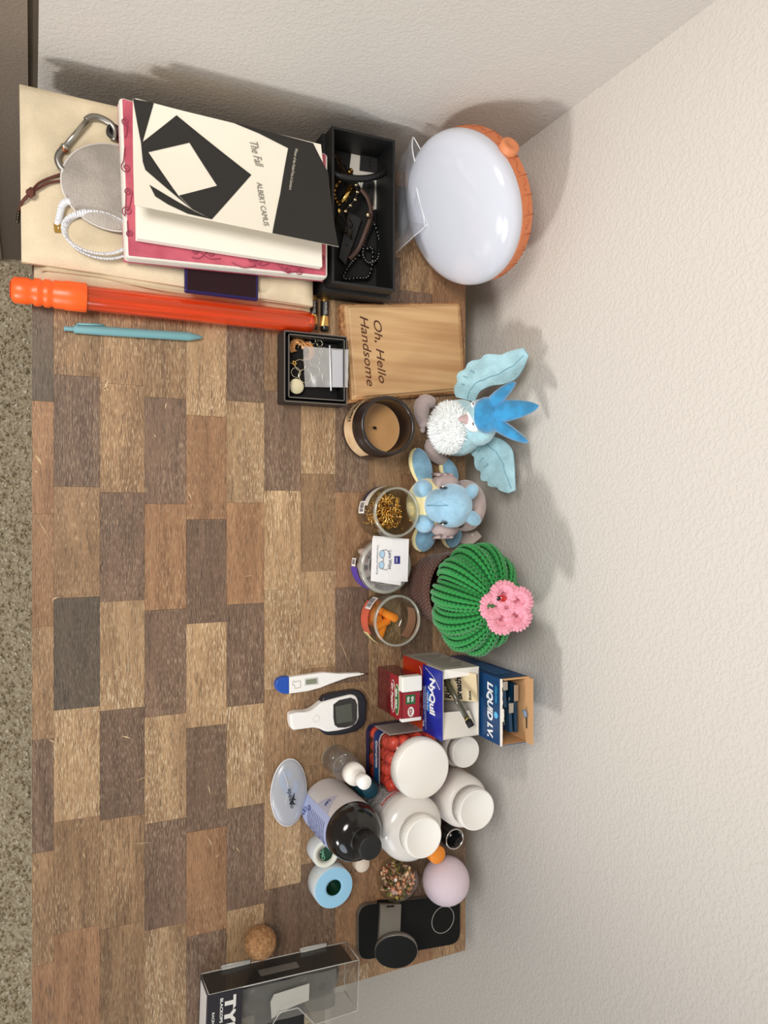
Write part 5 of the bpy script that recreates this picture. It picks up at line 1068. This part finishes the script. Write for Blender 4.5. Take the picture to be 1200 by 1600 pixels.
for k in range(9): b.box(gx - gs - .0012, gx - gs - .0009, gy - gs + .009, gy + gs - .014 - (k % 3) * .004, T + .020 + .0042 * k, T + .0212 + .0042 * k)
b.build('label_print', mat('print_greyink', (96, 90, 84)), gj, kind='stuff')
proto = B(); proto.lathe([(0, -.0068), (.0074, -.0064), (.0086, -.003), (.0082, .003), (.0066, .0064), (0, .0068)], 14); gp = proto.build('gummy', mat('gummy_red', (246, 92, 70), rough=.35, sss=.3, vary=.2, vscale=80), origin=(0, 0, 0)); tag(gp, 'red gummy drop inside the square jar', 'gummy', 'red gummies in the square jar')
k = 0
for iz in range(6):
    for ix in range(4):
        for iy in range(4):
            if 0 < ix < 3 and 0 < iy < 3 and iz < 5: continue
            o = gp if k == 0 else gp.copy()
            if k: COL.objects.link(o)
            k += 1; o.location = (gx + (ix - 1.5) * .0165 + rnd.uniform(-.0015, .0015), gy + (iy - 1.5) * .0165 + rnd.uniform(-.0015, .0015), T + .0085 + iz * .0105); o.rotation_euler = (rnd.uniform(-.6, .6), rnd.uniform(-.6, .6), rnd.uniform(0, 6))
# large white supplement bottle
bx, by, br = .3810, .4150, .0405
lbt = pill_bottle('supplement_bottle', 'large pearly white supplement bottle with a grey printed label', bx, by, br, .1205, .0238, .018, body=mat('bottle_pearl', (222, 217, 210), rough=.25, coat=.4), shoulder=.27)
f = cyl(bx, by, T, br + .0004)
b = B(); b.grid(lambda u, v: f((-1.9 + 3.3 * u) * br, .026 + .052 * v), 48, 3); b.build('paper_label', mat('label_silver', (186, 182, 180), rough=.4), lbt)
b = B(); b.text('GLYCINATE', .0064, (0, 0, 0), width=.030, bold=.02, fn=lambda x, y, l: f(-.058 + x, .0690 + y, l + .0003)); b.build('red_lettering', mat('ink_redlabel', (196, 60, 58)), lbt)
b = B()
for k in range(10):
    s_ = ('supports joints and skin', 'dietary supplement', 'take two daily with food')[k % 3]; b.text(s_, .0030, (0, 0, 0), width=.030 + (k % 3) * .003, fn=lambda x, y, l: f(-.056 + x, .0640 - .0036 * k + y, l + .0003))
b.build('small_print', mat('print_dark', (40, 36, 44)), lbt)
# medium and small white bottles, by the wall
mbt = pill_bottle('medium_pill_bottle', 'plain white pill bottle with ridged cap, against the wall', .3725, .5040, .0335, .0945, .0255, .019, shoulder=.34)
spt = pill_bottle('small_pill_bottle', 'smallest plain white pill bottle, beside the navy carton and the wall', .3120, .5110, .0245, .0560, .0205, .014, shoulder=.2)
# large brown bottle
ox, oy, orr = .3700, .3380, .0330
ob = thing('brown_bottle', 'dark brown glass-look bottle with a pale blue and white label and black cap', 'bottle', (ox, oy, T))
pr_ = [(0, .0005), (orr * .92, .0005), (orr, .004), (orr, .092)]
for k in range(1, 9): a = k / 8 * PI / 2; pr_.append((.0118 + (orr - .0118) * math.cos(a), .092 + .023 * math.sin(a)))
pr_ += [(.0110, .121)]
b = B(); b.lathe(pr_, 64, c=(ox, oy, T)); b.build('bottle_body', mat('brown_plastic', (18, 14, 12), rough=.14, coat=.3), ob)
b = B(); b.lathe([(.0118, .119), (.0138, .120), (.0138, .1390), (.0133, .1400), (.0125, .1405), (0, .1405)], 48, c=(ox, oy, T)); b.lathe([(.0132, .115), (.0142, .116), (.0142, .1185), (.0130, .119)], 40, c=(ox, oy, T)); ribs(b, ox, oy, .0138, T + .121, T + .1385, 48, .0003); b.build('black_cap', mat('cap_black', (20, 20, 19), rough=.5), ob)
f = cyl(ox, oy, T, orr + .0004)
b = B(); b.grid(lambda u, v: f((-2.4 + 4.6 * u) * orr, .005 + .084 * v), 60, 3); b.build('white_label', mat('label_greywhite', (206, 200, 198), rough=.45), ob)
f2 = cyl(ox, oy, T, orr + .0007)
b = B(); b.grid(lambda u, v: f2((-.62 + 1.35 * u) * orr, .005 + .084 * v), 30, 3); b.build('blue_label_panel', mat('label_lilac', (174, 184, 222), rough=.45), ob)
b = B(); b.grid(lambda u, v: f2((-.62 - .75 * u * (1 - abs(2 * v - 1))) * orr, .044 + .036 * v), 16, 8); b.build('chevron_panel', mat('label_chevron', (176, 176, 192), rough=.45), ob)
b = B()
for k in range(11): b.text('for external use only keep out of reach of children', .0026, (0, 0, 0), width=.026 + (k % 3) * .0025, fn=lambda x, y, l: f2(-.012 + x, .080 - .0052 * k + y, l + .0002))
b.build('label_small_print', mat('ink_bluegrey', (92, 100, 140)), ob)
b = B(); b.text('USP', .006, (0, 0, 0), width=.009, bold=.02, fn=lambda x, y, l: f2(-.0345 + x, .060 + y, l + .0003)); b.build('label_title', mat('ink_deepblue', (52, 66, 130)), ob)
b = B()
for xx, yy in ((-.010, .028), (-.0045, .018), (.001, .012)): b.tube([f2(xx + .0028 * math.cos(a * PI / 8), yy + .0036 * math.sin(a * PI / 8), .0003) for a in range(16)], .0005, n=4, closed=True)
b.build('label_icons', mat('ink_deepblue', (52, 66, 130)), ob)
b = B(); b.grid(lambda u, v: f2((.60 + .2 * u) * orr, .008 + .010 * v, .0002), 6, 2); b.build('red_patch', mat('patch_red', (176, 70, 80)), ob)
# clear dropper bottle
dx, dy, dr = .3130, .3490, .0170
db = thing('dropper_bottle', 'small clear squeeze bottle with a white stepped nozzle cap', 'bottle', (dx, dy, T))
M_cp = clear('squeeze_clear', (248, 249, 250), .2, .04, body=(226, 228, 230), bodyfac=.06)
b = B(); b.lathe([(0, .0015), (dr * .8, .0005), (dr, .004), (dr, .040), (dr * .97, .046), (dr * .85, .053), (dr * .62, .058), (.0085, .061)], 48, c=(dx, dy, T)); b.build('clear_body', M_cp, db)
b = B(); b.lathe([(0, .0030), (dr * .84, .0032), (dr * .88, .018), (0, .018)], 48, c=(dx, dy, T)); b.build('liquid', clear('liquid', (246, 247, 248), .1, .02), db)
b = B(); b.lathe([(dr * .97, .0005), (dr * 1.01, .002), (dr * .97, .0035)], 48, c=(dx, dy, T)); b.lathe([(dr * 1.0, .041), (dr * 1.02, .042), (dr * 1.0, .043)], 48, c=(dx, dy, T)); b.build('moulded_rim', M_rim, db)
b = B(); b.lathe([(.0105, .059), (.0128, .0595), (.0128, .072), (.0118, .074), (.0085, .0755), (.0080, .079), (.0074, .083), (.0070, .0865)], 40, c=(dx, dy, T)); ribs(b, dx, dy, .0128, T + .061, T + .071, 40, .0004); b.build('screw_collar', M_cap, db)
b = B(); b.lathe([(.0070, .086), (.0084, .087), (.0084, .0985), (.0078, .1), (0, .1)], 32, c=(dx, dy, T)); b.build('nozzle_cap', mat('cap_bright', (250, 248, 244), rough=.4), db)
# small teal bottle between
t = thing('teal_vial', 'small dark teal vial wedged between the dropper, brown and pearly bottles', 'vial', (.342, .3765, T))
b = B(); b.lathe([(0, .0005), (.0112, .0005), (.0118, .002), (.0118, .040), (.0112, .042), (0, .0425)], 36, c=(.342, .3765, T)); b.build('vial_body', mat('teal_dark', (18, 60, 76), rough=.35), t)
b = B(); b.lathe([(.0095, .042), (.0098, .0425), (.0098, .053), (.009, .054), (0, .054)], 36, c=(.342, .3765, T)); b.build('vial_cap', mat('teal_dark2', (22, 72, 90), rough=.4), t)
# orange topped tube, black cup with silver rim, little white cap
t = thing('orange_capped_tube', 'small tube with a bright orange cap between pearly bottle and lilac ball', 'tube', (.4405, .4720, T))
b = B(); b.lathe([(0, .0005), (.0105, .0005), (.0110, .002), (.0110, .034), (.0105, .035)], 32, c=(.4405, .4720, T)); b.build('tube_body', mat('tube_grey', (120, 110, 100), rough=.5), t)
b = B(); b.lathe([(.0110, .035), (.0114, .0355), (.0114, .0500), (.0108, .0512), (0, .0512)], 32, c=(.4405, .4720, T)); b.build('orange_cap', mat('cap_orange', (250, 150, 46), rough=.5), t)
t = thing('black_cup', 'small black cup with a silver rim behind the lilac ball, at the wall', 'cup', (.4320, .5060, T))
b = B(); b.lathe([(0, .0005), (.0138, .0005), (.0145, .002), (.0135, .034), (.0128, .0345), (.0118, .034), (.0112, .012), (0, .012)], 36, c=(.4320, .5060, T)); b.build('cup_body', mat('plastic_black', (20, 20, 22)), t)
b = B(); b.tube([(.4320 + .0128 * math.cos(a * PI / 18), .5060 + .0128 * math.sin(a * PI / 18), T + .0352) for a in range(36)], .0011, n=8, closed=True); b.build('silver_rim', metal('silver', (214, 210, 204), .2), t)
b = B(); b.lathe([(0, .0005), (.0098, .0005), (.0102, .0015), (.0100, .011), (.0092, .0125), (0, .0128)], 32, c=(.4520, .3840, T)); tag(b.build('white_plug', mat('cap_cream', (236, 220, 200), rough=.5)), 'little cream cap on the desk behind the brown bottle', 'cap')
# lilac ball, glass ball, cork ball
c = W(697, 1376, .0315); b = B(); b.ell((c.x, c.y, T + .0312), (.0310, .0310, .0310), nu=56, nv=32); tag(b.build('lilac_ball', mat('lilac', (222, 204, 212), rough=.75, bump=.25, bscale=260, sss=.05), origin=(c.x, c.y, T)), 'pale lilac ball resting beside the black charging stand', 'ball')
c = W(621, 1374, .0275); c = Vector((c.x, c.y, T + .0272))
gb = thing('glass_ball', 'clear glass ball filled with coral pink dried flowers', 'ball', (c.x, c.y, T))
b = B(); b.ell(c, (.0268,) * 3, ori((0, 1, -.4)), nu=48, nv=28); b.build('glass_sphere', clear('ball_glass', (244, 245, 236), .12, .02), gb)
M_fl = [mat('petal_coral', (250, 170, 136), rough=.8), mat('petal_peach', (255, 212, 182), rough=.8), mat('leaf_olive', (112, 108, 56), rough=.8), mat('leaf_gold', (190, 166, 84), rough=.7)]
for mi_, nm, cnt in ((0, 'coral_petals', 110), (1, 'peach_petals', 110), (2, 'olive_leaves', 36), (3, 'gold_leaves', 30)):
    b = B()
    for i in range(cnt):
        while True:
            p = Vector((rnd.uniform(-1, 1), rnd.uniform(-1, 1), rnd.uniform(-.9, .8)))
            if .30 < p.length < .92 and (noise.noise(p * 2.2 + Vector((0, 0, 4))) * (1 if mi_ < 2 else -1) > .03): break
        p = c + p * .0262 * .94; a = Vector((rnd.gauss(0, 1), rnd.gauss(0, 1), rnd.gauss(0, 1))).normalized(); s2 = a.orthogonal().normalized(); R1 = rnd.uniform(.0024, .0046); n3 = a.cross(s2)
        b.add([p - a * R1, p + s2 * R1 * .7 + n3 * .0006, p + a * R1, p - s2 * R1 * .7 + n3 * .0006, p + n3 * .0012], [(0, 1, 4), (1, 2, 4), (2, 3, 4), (3, 0, 4), (3, 2, 1, 0)], 0, True)
    b.build(nm, M_fl[mi_], gb, kind='stuff')
c = W(407, 1473, .0195); b = B()
b.grid(lambda u, v: (lambda d: Vector((c.x, c.y, T + .0192)) + d * (.0190 + .0004 * noise.noise(d * 6)))(Vector((math.cos(2 * PI * u) * math.sin(PI * (.002 + .996 * v)), math.sin(2 * PI * u) * math.sin(PI * (.002 + .996 * v)), -math.cos(PI * (.002 + .996 * v))))), 56, 32, cu=True)
tag(b.build('cork_ball', mat('cork', (176, 132, 88), rough=.9, bump=.9, bscale=320, col2=(140, 98, 60), vscale=260), origin=(c.x, c.y, T)), 'brown cork ball in front of the clear goggle case', 'ball')
# tape rolls
def roll(nm, label, cx, cy, r, rc, h, mf, ms, hcore):
    t = thing(nm, label, 'tape roll', (cx, cy, T), 'tape rolls')
    b = B(); b.lathe([(rc, .0006), (r - .0006, .0006), (r, .0012), (r, h - .0008), (r - .0005, h - .0002)], 56, c=(cx, cy, T)); b.build('tape_side', ms, t)
    b = B(); b.lathe([(r - .0005, h - .0002), (r * .9, h + .0002), (r * .5, h), (rc, h), (rc, .001)], 56, c=(cx, cy, T)); b.build('tape_face', mf, t)
    b = B(); b.lathe([(rc - .0004, .0012), (rc - .0004, h - .0005)], 40, c=(cx, cy, T)); b.lathe([(0, hcore), (rc - .0004, hcore)], 40, c=(cx, cy, T)); b.build('green_core', mat('core_green', (16, 62, 44), rough=.3), t)
    b = B(); b.text('CMO', rc * .42, (cx - rc * .55, cy - rc * .55, T + hcore + .0002), ex=(1, .2, 0), ey=(-.2, 1, 0), width=rc * 1.1, bold=.03); b.build('core_print', mat('print_palegreen', (120, 176, 140)), t)
roll('blue_tape_roll', 'wider roll of pale blue medical tape with a dark green core', .4650, .3385, .0252, .0100, .027, mat('tape_blue', (150, 200, 228), rough=.6), mat('tape_sidewhite', (214, 222, 224), rough=.6, bump=.4, bscale=400, stretch=(1, 1, .05)), .010)
roll('white_tape_roll', 'narrow roll of white tape with a green printed core, beside the brown bottle', .4220, .3290, .0172, .0150, .025, mat('tape_rim', (228, 228, 214), rough=.6), mat('tape_sidegrey', (206, 212, 216), rough=.6), .0235)
# nose clip case
cs = thing('nose_clip_case', 'frosted lemon-shaped plastic case with a blue nose clip inside', 'case', W(451, 1238, 0))
M_fr = clear('frosted', (226, 230, 236), .25, .25, body=(216, 218, 224), bodyfac=.50)
cc_ = W(451, 1238, .008)
def lemon(a, v, s):
    th = 2 * PI * a; lx_ = .0410 * (abs(math.cos(th)) ** 1.05) * (1 if math.cos(th) > 0 else -1); ly_ = .0228 * math.sin(th); ph = v * PI / 2
    return Vector((cc_.x + lx_ * math.cos(ph) - .03 * ly_, cc_.y + ly_ * math.cos(ph), T + .0085 + s * .0080 * math.sin(ph)))
b = B(); b.grid(lambda u, v: lemon(u, v, 1), 56, 12, cu=True); b.build('upper_shell', M_fr, cs)
b = B(); b.grid(lambda u, v: lemon(1 - u, v, -1), 56, 12, cu=True); b.build('lower_shell', M_fr, cs)
b = B(); b.tube([lemon(i / 56, 0, 1) for i in range(56)], .0008, n=6, closed=True); b.tube(bez([cc_ + Vector((-.030, -.009, .0065)), cc_ + Vector((-.012, -.004, .0082)), cc_ + Vector((.010, -.007, .0078))], 6), .0003, n=4); b.build('seam_edge', M_edge, cs)
b = B(); b.tube(bez([cc_ + Vector((x, y, 0)) for x, y in ((-.020, .004), (-.024, -.004), (-.016, -.008), (-.004, -.002), (.002, .004), (-.004, .010), (-.014, .009))], 6), .0042, n=10, flat=.8); tag(b.build('nose_clip', mat('clip_blue', (86, 158, 214), rough=.5)), 'pale blue nose clip seen through the frosted case', 'nose clip')
ptext('speedo', 449, 1233, 454, 1263, .0080, 'printed_name', cs, mat('ink_black', (30, 32, 40)), .0172)
b = B(); L = [W(u, v, .0172) for u, v in ((452, 1257), (460, 1238), (459.5, 1247), (463, 1250), (458, 1250), (459, 1255), (464, 1257), (457, 1257))]; b.add([p for p in L] + [p + Vector((0, 0, .0003)) for p in L], [(7, 6, 5, 4, 3, 2, 1, 0), tuple(range(8, 16))] + [(i, (i + 1) % 8, 8 + (i + 1) % 8, 8 + i) for i in range(8)]); b.build('arrow_logo', mat('ink_black', (30, 32, 40)), cs)

# ================================================================ charging stand
ch_ = thing('charging_stand', 'black slab charging stand with a raised round pad at the desk corner', 'charger', W(645, 1450, 0))
q = [W(u, v, .008) for u, v in ((565, 1411), (722, 1391), (722, 1478), (558, 1503))]
q[0].x += .003; q[1].x += .004; q[3].x = min(q[3].x, XR - .02)
q2 = [(p.x, p.y) for p in q]
q2 = [(.5050, .379), (.5225, .5315), (.5900, .5315), (.5765, .379)]
order = [q2[0], q2[3], q2[2], q2[1]]
b = B(); ringprism(b, [(rnd_corner(rnd_corner(order, .012), .003), T + .0005), (rnd_corner(rnd_corner(order, .012), .003), T + .0065), (rnd_corner(rnd_corner(inset(order, .0006), .012), .003), T + .0075)]); b.build('base_slab', mat('aluminium_dark', (128, 122, 112), rough=.4, metal=.6), ch_)
b = B(); oi = inset(order, .0011); ringprism(b, [(rnd_corner(rnd_corner(oi, .012), .003), T + .007), (rnd_corner(rnd_corner(oi, .012), .003), T + .0079)]); b.build('soft_top', mat('soft_black', (20, 20, 19), rough=.75, spec=.2), ch_)
c = W(692, 1437, .008); b = B(); b.tube([(c.x + .0178 * math.cos(a * PI / 24), c.y + .0170 * math.sin(a * PI / 24), T + .0081) for a in range(48)], .0006, n=6, closed=True); b.build('pad_ring', mat('ring_grey', (150, 146, 138), rough=.4), ch_)
# arm
a0 = [Vector((.5240, .4040, T + .0085)), Vector((.5240, .4300, T + .0085))]
b = B(); aq = [W(595, 1413, .020), W(627, 1413, .020), W(625, 1466, .042), W(592, 1470, .042)]
e = Vector((0, 0, -.004)); b.add(aq + [p + e for p in aq], [(0, 1, 2, 3), (7, 6, 5, 4), (0, 4, 5, 1), (1, 5, 6, 2), (2, 6, 7, 3), (3, 7, 4, 0)]); b.build('folding_arm', mat('aluminium_grey', (132, 128, 120), rough=.38, metal=.7), ch_)
b = B(); lo = [Vector((aq[0].x, aq[0].y, T + .0078)), Vector((aq[0].x + .006, aq[0].y, T + .0078)), Vector((aq[1].x + .006, aq[1].y, T + .0078)), Vector((aq[1].x, aq[1].y, T + .0078))]; hi = [aq[0] + e, aq[0] + e + Vector((.006, 0, .002)), aq[1] + e + Vector((.006, 0, .002)), aq[1] + e]
b.add(lo + hi, [(3, 2, 1, 0), (4, 5, 6, 7), (0, 1, 5, 4), (1, 2, 6, 5), (2, 3, 7, 6), (3, 0, 4, 7)]); b.build('arm_foot', mat('soft_black', (22, 22, 21)), ch_)
b = B(); m_ = [W(604, 1415, .0214), W(616, 1414, .0214), W(616, 1417, .0222), W(604, 1418, .0222)]; b.add([p + Vector((0, 0, .0002)) for p in m_], [(0, 1, 2, 3)]); b.build('arm_slot', mat('hole_dark', (8, 8, 8)), ch_)
pc_ = W(619, 1487, .055); pn_ = Vector((.30, -.36, .88)).normalized(); Rp = Matrix.Translation(pc_) @ pn_.to_track_quat('Z', 'Y').to_matrix().to_4x4()
b = B(Rp); b.lathe([(0, -.0075), (.0235, -.0075), (.0262, -.006), (.0268, -.003), (.0268, 0), (.0262, .0006)], 56); b.build('pad_housing', mat('aluminium_grey', (132, 128, 120)), ch_)
b = B(Rp); b.lathe([(.0262, .0006), (.0255, .0010), (0, .0010)], 56); b.build('charging_pad', mat('soft_black', (22, 22, 21)), ch_)
b = B(); b.tube([aq[2].lerp(aq[3], .5) + e * .5, pc_ - pn_ * .006], .005, n=10); b.build('pad_hinge', mat('aluminium_grey', (132, 128, 120)), ch_)

# ================================================================ goggle case
A_, B_ = W(314, 1521, 0), W(540, 1471, 0); A_.z = B_.z = T
ex = (B_ - A_).normalized(); ey = Vector((-ex.y, ex.x, 0)); ey = ey if ey.x > 0 else -ey; Lg = (B_ - A_).length; gh = .044; gw = .062
gc = thing('goggle_case', 'clear plastic swim goggle case with black base tray and white lettering', 'case', A_ + ex * Lg / 2 + ey * .03)
GM = Matrix(((ex.x, ey.x, 0, A_.x), (ex.y, ey.y, 0, A_.y), (0, 0, 1, T), (0, 0, 0, 1)))
print('case end X', (A_ + ey * gw).x, (B_ + ey * gw).x, Lg)
M_cc = clear('case_clear', (244, 244, 243), .12, .06, body=(190, 188, 184), bodyfac=.03)
out2 = [(0, 0), (Lg, 0), (Lg, .0), (Lg, gw), (Lg * .68, gw + .004), (Lg * .60, gw - .016), (Lg * .48, gw - .018), (Lg * .40, gw + .004), (0, gw + .006)]
out2 = [(0, 0), (Lg, 0), (Lg, gw), (Lg * .70, gw + .003), (Lg * .58, gw - .022), (Lg * .46, gw - .022), (Lg * .36, gw + .003), (0, gw + .003)]
b = B(GM); k = len(out2); b.add([(x, y, z_) for z_ in (.0004, gh) for x, y in out2], [tuple(range(k, 2 * k))] + [(i, (i + 1) % k, k + (i + 1) % k, k + i) for i in range(k)]); b.build('clear_shell', M_cc, gc)
b = B(GM); b.tube([(x, y, gh) for x, y in out2], .0007, n=6, closed=True)
for x, y in (out2[1], out2[2], out2[3], out2[0]): b.tube([(x, y, .001), (x, y, gh)], .0006, n=6)
b.tube([(x, y, .001) for x, y in out2], .0007, n=6, closed=True); b.build('shell_edges', clear('case_edge', (240, 240, 236), .5, .15, body=(232, 230, 224), bodyfac=.6), gc)
b = B(GM); b.prism([(.0015, .0015), (Lg * .9, .0015), (Lg * .9, gw - .004), (.0015, gw)], .0008, .006); b.build('base_tray', mat('tray_black', (18, 17, 16), rough=.6), gc)
b = B(GM); b.box(.002, Lg * .96, .0012, .0022, .002, gh - .003); b.build('black_backing', mat('tray_black', (26, 25, 24)), gc)
for x0_ in (.024, Lg - .062):
    b = B(GM); b.box(x0_, x0_ + .034, -.0050, -.0004, .0015, .0030); b.tube([(x0_, -.0052, .003), (x0_ + .034, -.0052, .003)], .0008, n=6); b.tube([(x0_, -.0006, .003), (x0_ + .034, -.0006, .003)], .0007, n=6); b.tube([(x0_, -.0052, .003), (x0_, -.0004, .003)], .0007, n=6); b.tube([(x0_ + .034, -.0052, .003), (x0_ + .034, -.0004, .003)], .0007, n=6); b.build('hinge_tab', clear('case_edge', (240, 240, 236)), gc)
b = B(GM); b.box(Lg * .36, Lg * .70, gw - .022, gw + .030, .0022, .0075, bev=.001); b.build('hang_tab', mat('tray_black', (26, 25, 24)), gc)
# sleeve label around the left end
b = B(GM); b.box(-.0006, .0385, -.0004, gw + .002, gh + .0007, gh + .0011); b.box(-.0012, -.0006, 0, gw, .002, gh + .001); b.build('label_sleeve', mat('sleeve_black', (40, 38, 44), rough=.35), gc)
b = B(GM); b.box(-.0018, -.0012, .003, gw, .008, gh - .006); b.build('white_side_label', mat('label_white', (238, 234, 230)), gc)
def gtext(s, x, y, w_, size, m, bold=.0, z_=None): b = B(GM); b.text(s, size, (x, y, (z_ or gh + .0012)), ex=(0, 1, 0), ey=(1, 0, 0) if False else (1, 0, 0), width=w_, bold=bold, th=.0002, fn=lambda X, Y, l: Vector((x + Y, y + X, (z_ or gh + .0011) + l))); b.build('printed_name', m, gc)
gtext('TYR', .0190, .006, .0480, .0165, M_iw, .05); gtext('BLACKOPS 140 EV', .0130, .006, .046, .0046, M_iw, .03); gtext('RACING MIRRORED', .0040, .020, .040, .0040, M_iw, .02)
gog = thing('swim_goggles', 'pair of smoky swim goggles wrapped in grey film inside the clear case', 'goggles', A_ + ex * Lg * .5 + ey * .03 + Vector((0, 0, .006)))
M_sm = mat('goggle_grey', (92, 90, 84), rough=.25, coat=.5); 
for x_, w_ in ((.070, .030), (.138, .032)):
    b = B(GM); b.grid(lambda u, v: Vector((x_ + w_ * math.cos(2 * PI * u) * math.cos(v * PI / 2), .030 + .023 * math.sin(2 * PI * u) * math.cos(v * PI / 2), .008 + .024 * math.sin(v * PI / 2) ** .7)), 36, 10, cu=True); b.build('lens', M_sm, gog)
    b = B(GM); b.tube([(x_ + w_ * math.cos(a * PI / 18), .030 + .023 * math.sin(a * PI / 18), .0095) for a in range(36)], .0022, n=8, closed=True); b.build('lens_gasket', mat('gasket_black', (24, 23, 22), rough=.6), gog)
b = B(GM); b.tube([(.094, .036, .012), (.104, .030, .018), (.112, .034, .012)], .003, n=8); b.build('nose_bridge', mat('gasket_black', (24, 23, 22)), gog)
b = B(GM); b.tube(bez([(.042, .020, .012), (.05, .008, .014), (.1, .0065, .016), (.15, .008, .015), (.168, .022, .012)], 8), .0034, n=8, flat=.4); b.build('strap', mat('gasket_black', (24, 23, 22)), gog)
b = B(GM); b.grid(lambda u, v: Vector((.040 + .118 * u, .010 + .046 * v, .034 + .004 * noise.noise(Vector((u * 4, v * 3, 2))))), 24, 12); tag(b.build('grey_film', clear('film_smoke', (190, 188, 182), .2, .3, body=(150, 147, 140), bodyfac=.42)), 'crumpled smoky grey film wrapped over the goggles', 'film')
b = B(GM); b.prism([(.074, .028), (.078, .020), (.122, .017), (.122, .037), (.100, .040), (.076, .048)], .0392, .0398); tag(b.build('paper_insert', mat('paper_insert', (208, 204, 194), rough=.7, bump=.3, bscale=60)), 'white folded paper slip inside the clear goggle case', 'paper')
b = B(GM); b.box(.064, .112, .0005, .0010, .018, .030); b.build('clear_sticker', mat('sticker_grey', (128, 124, 116), rough=.4), gc)
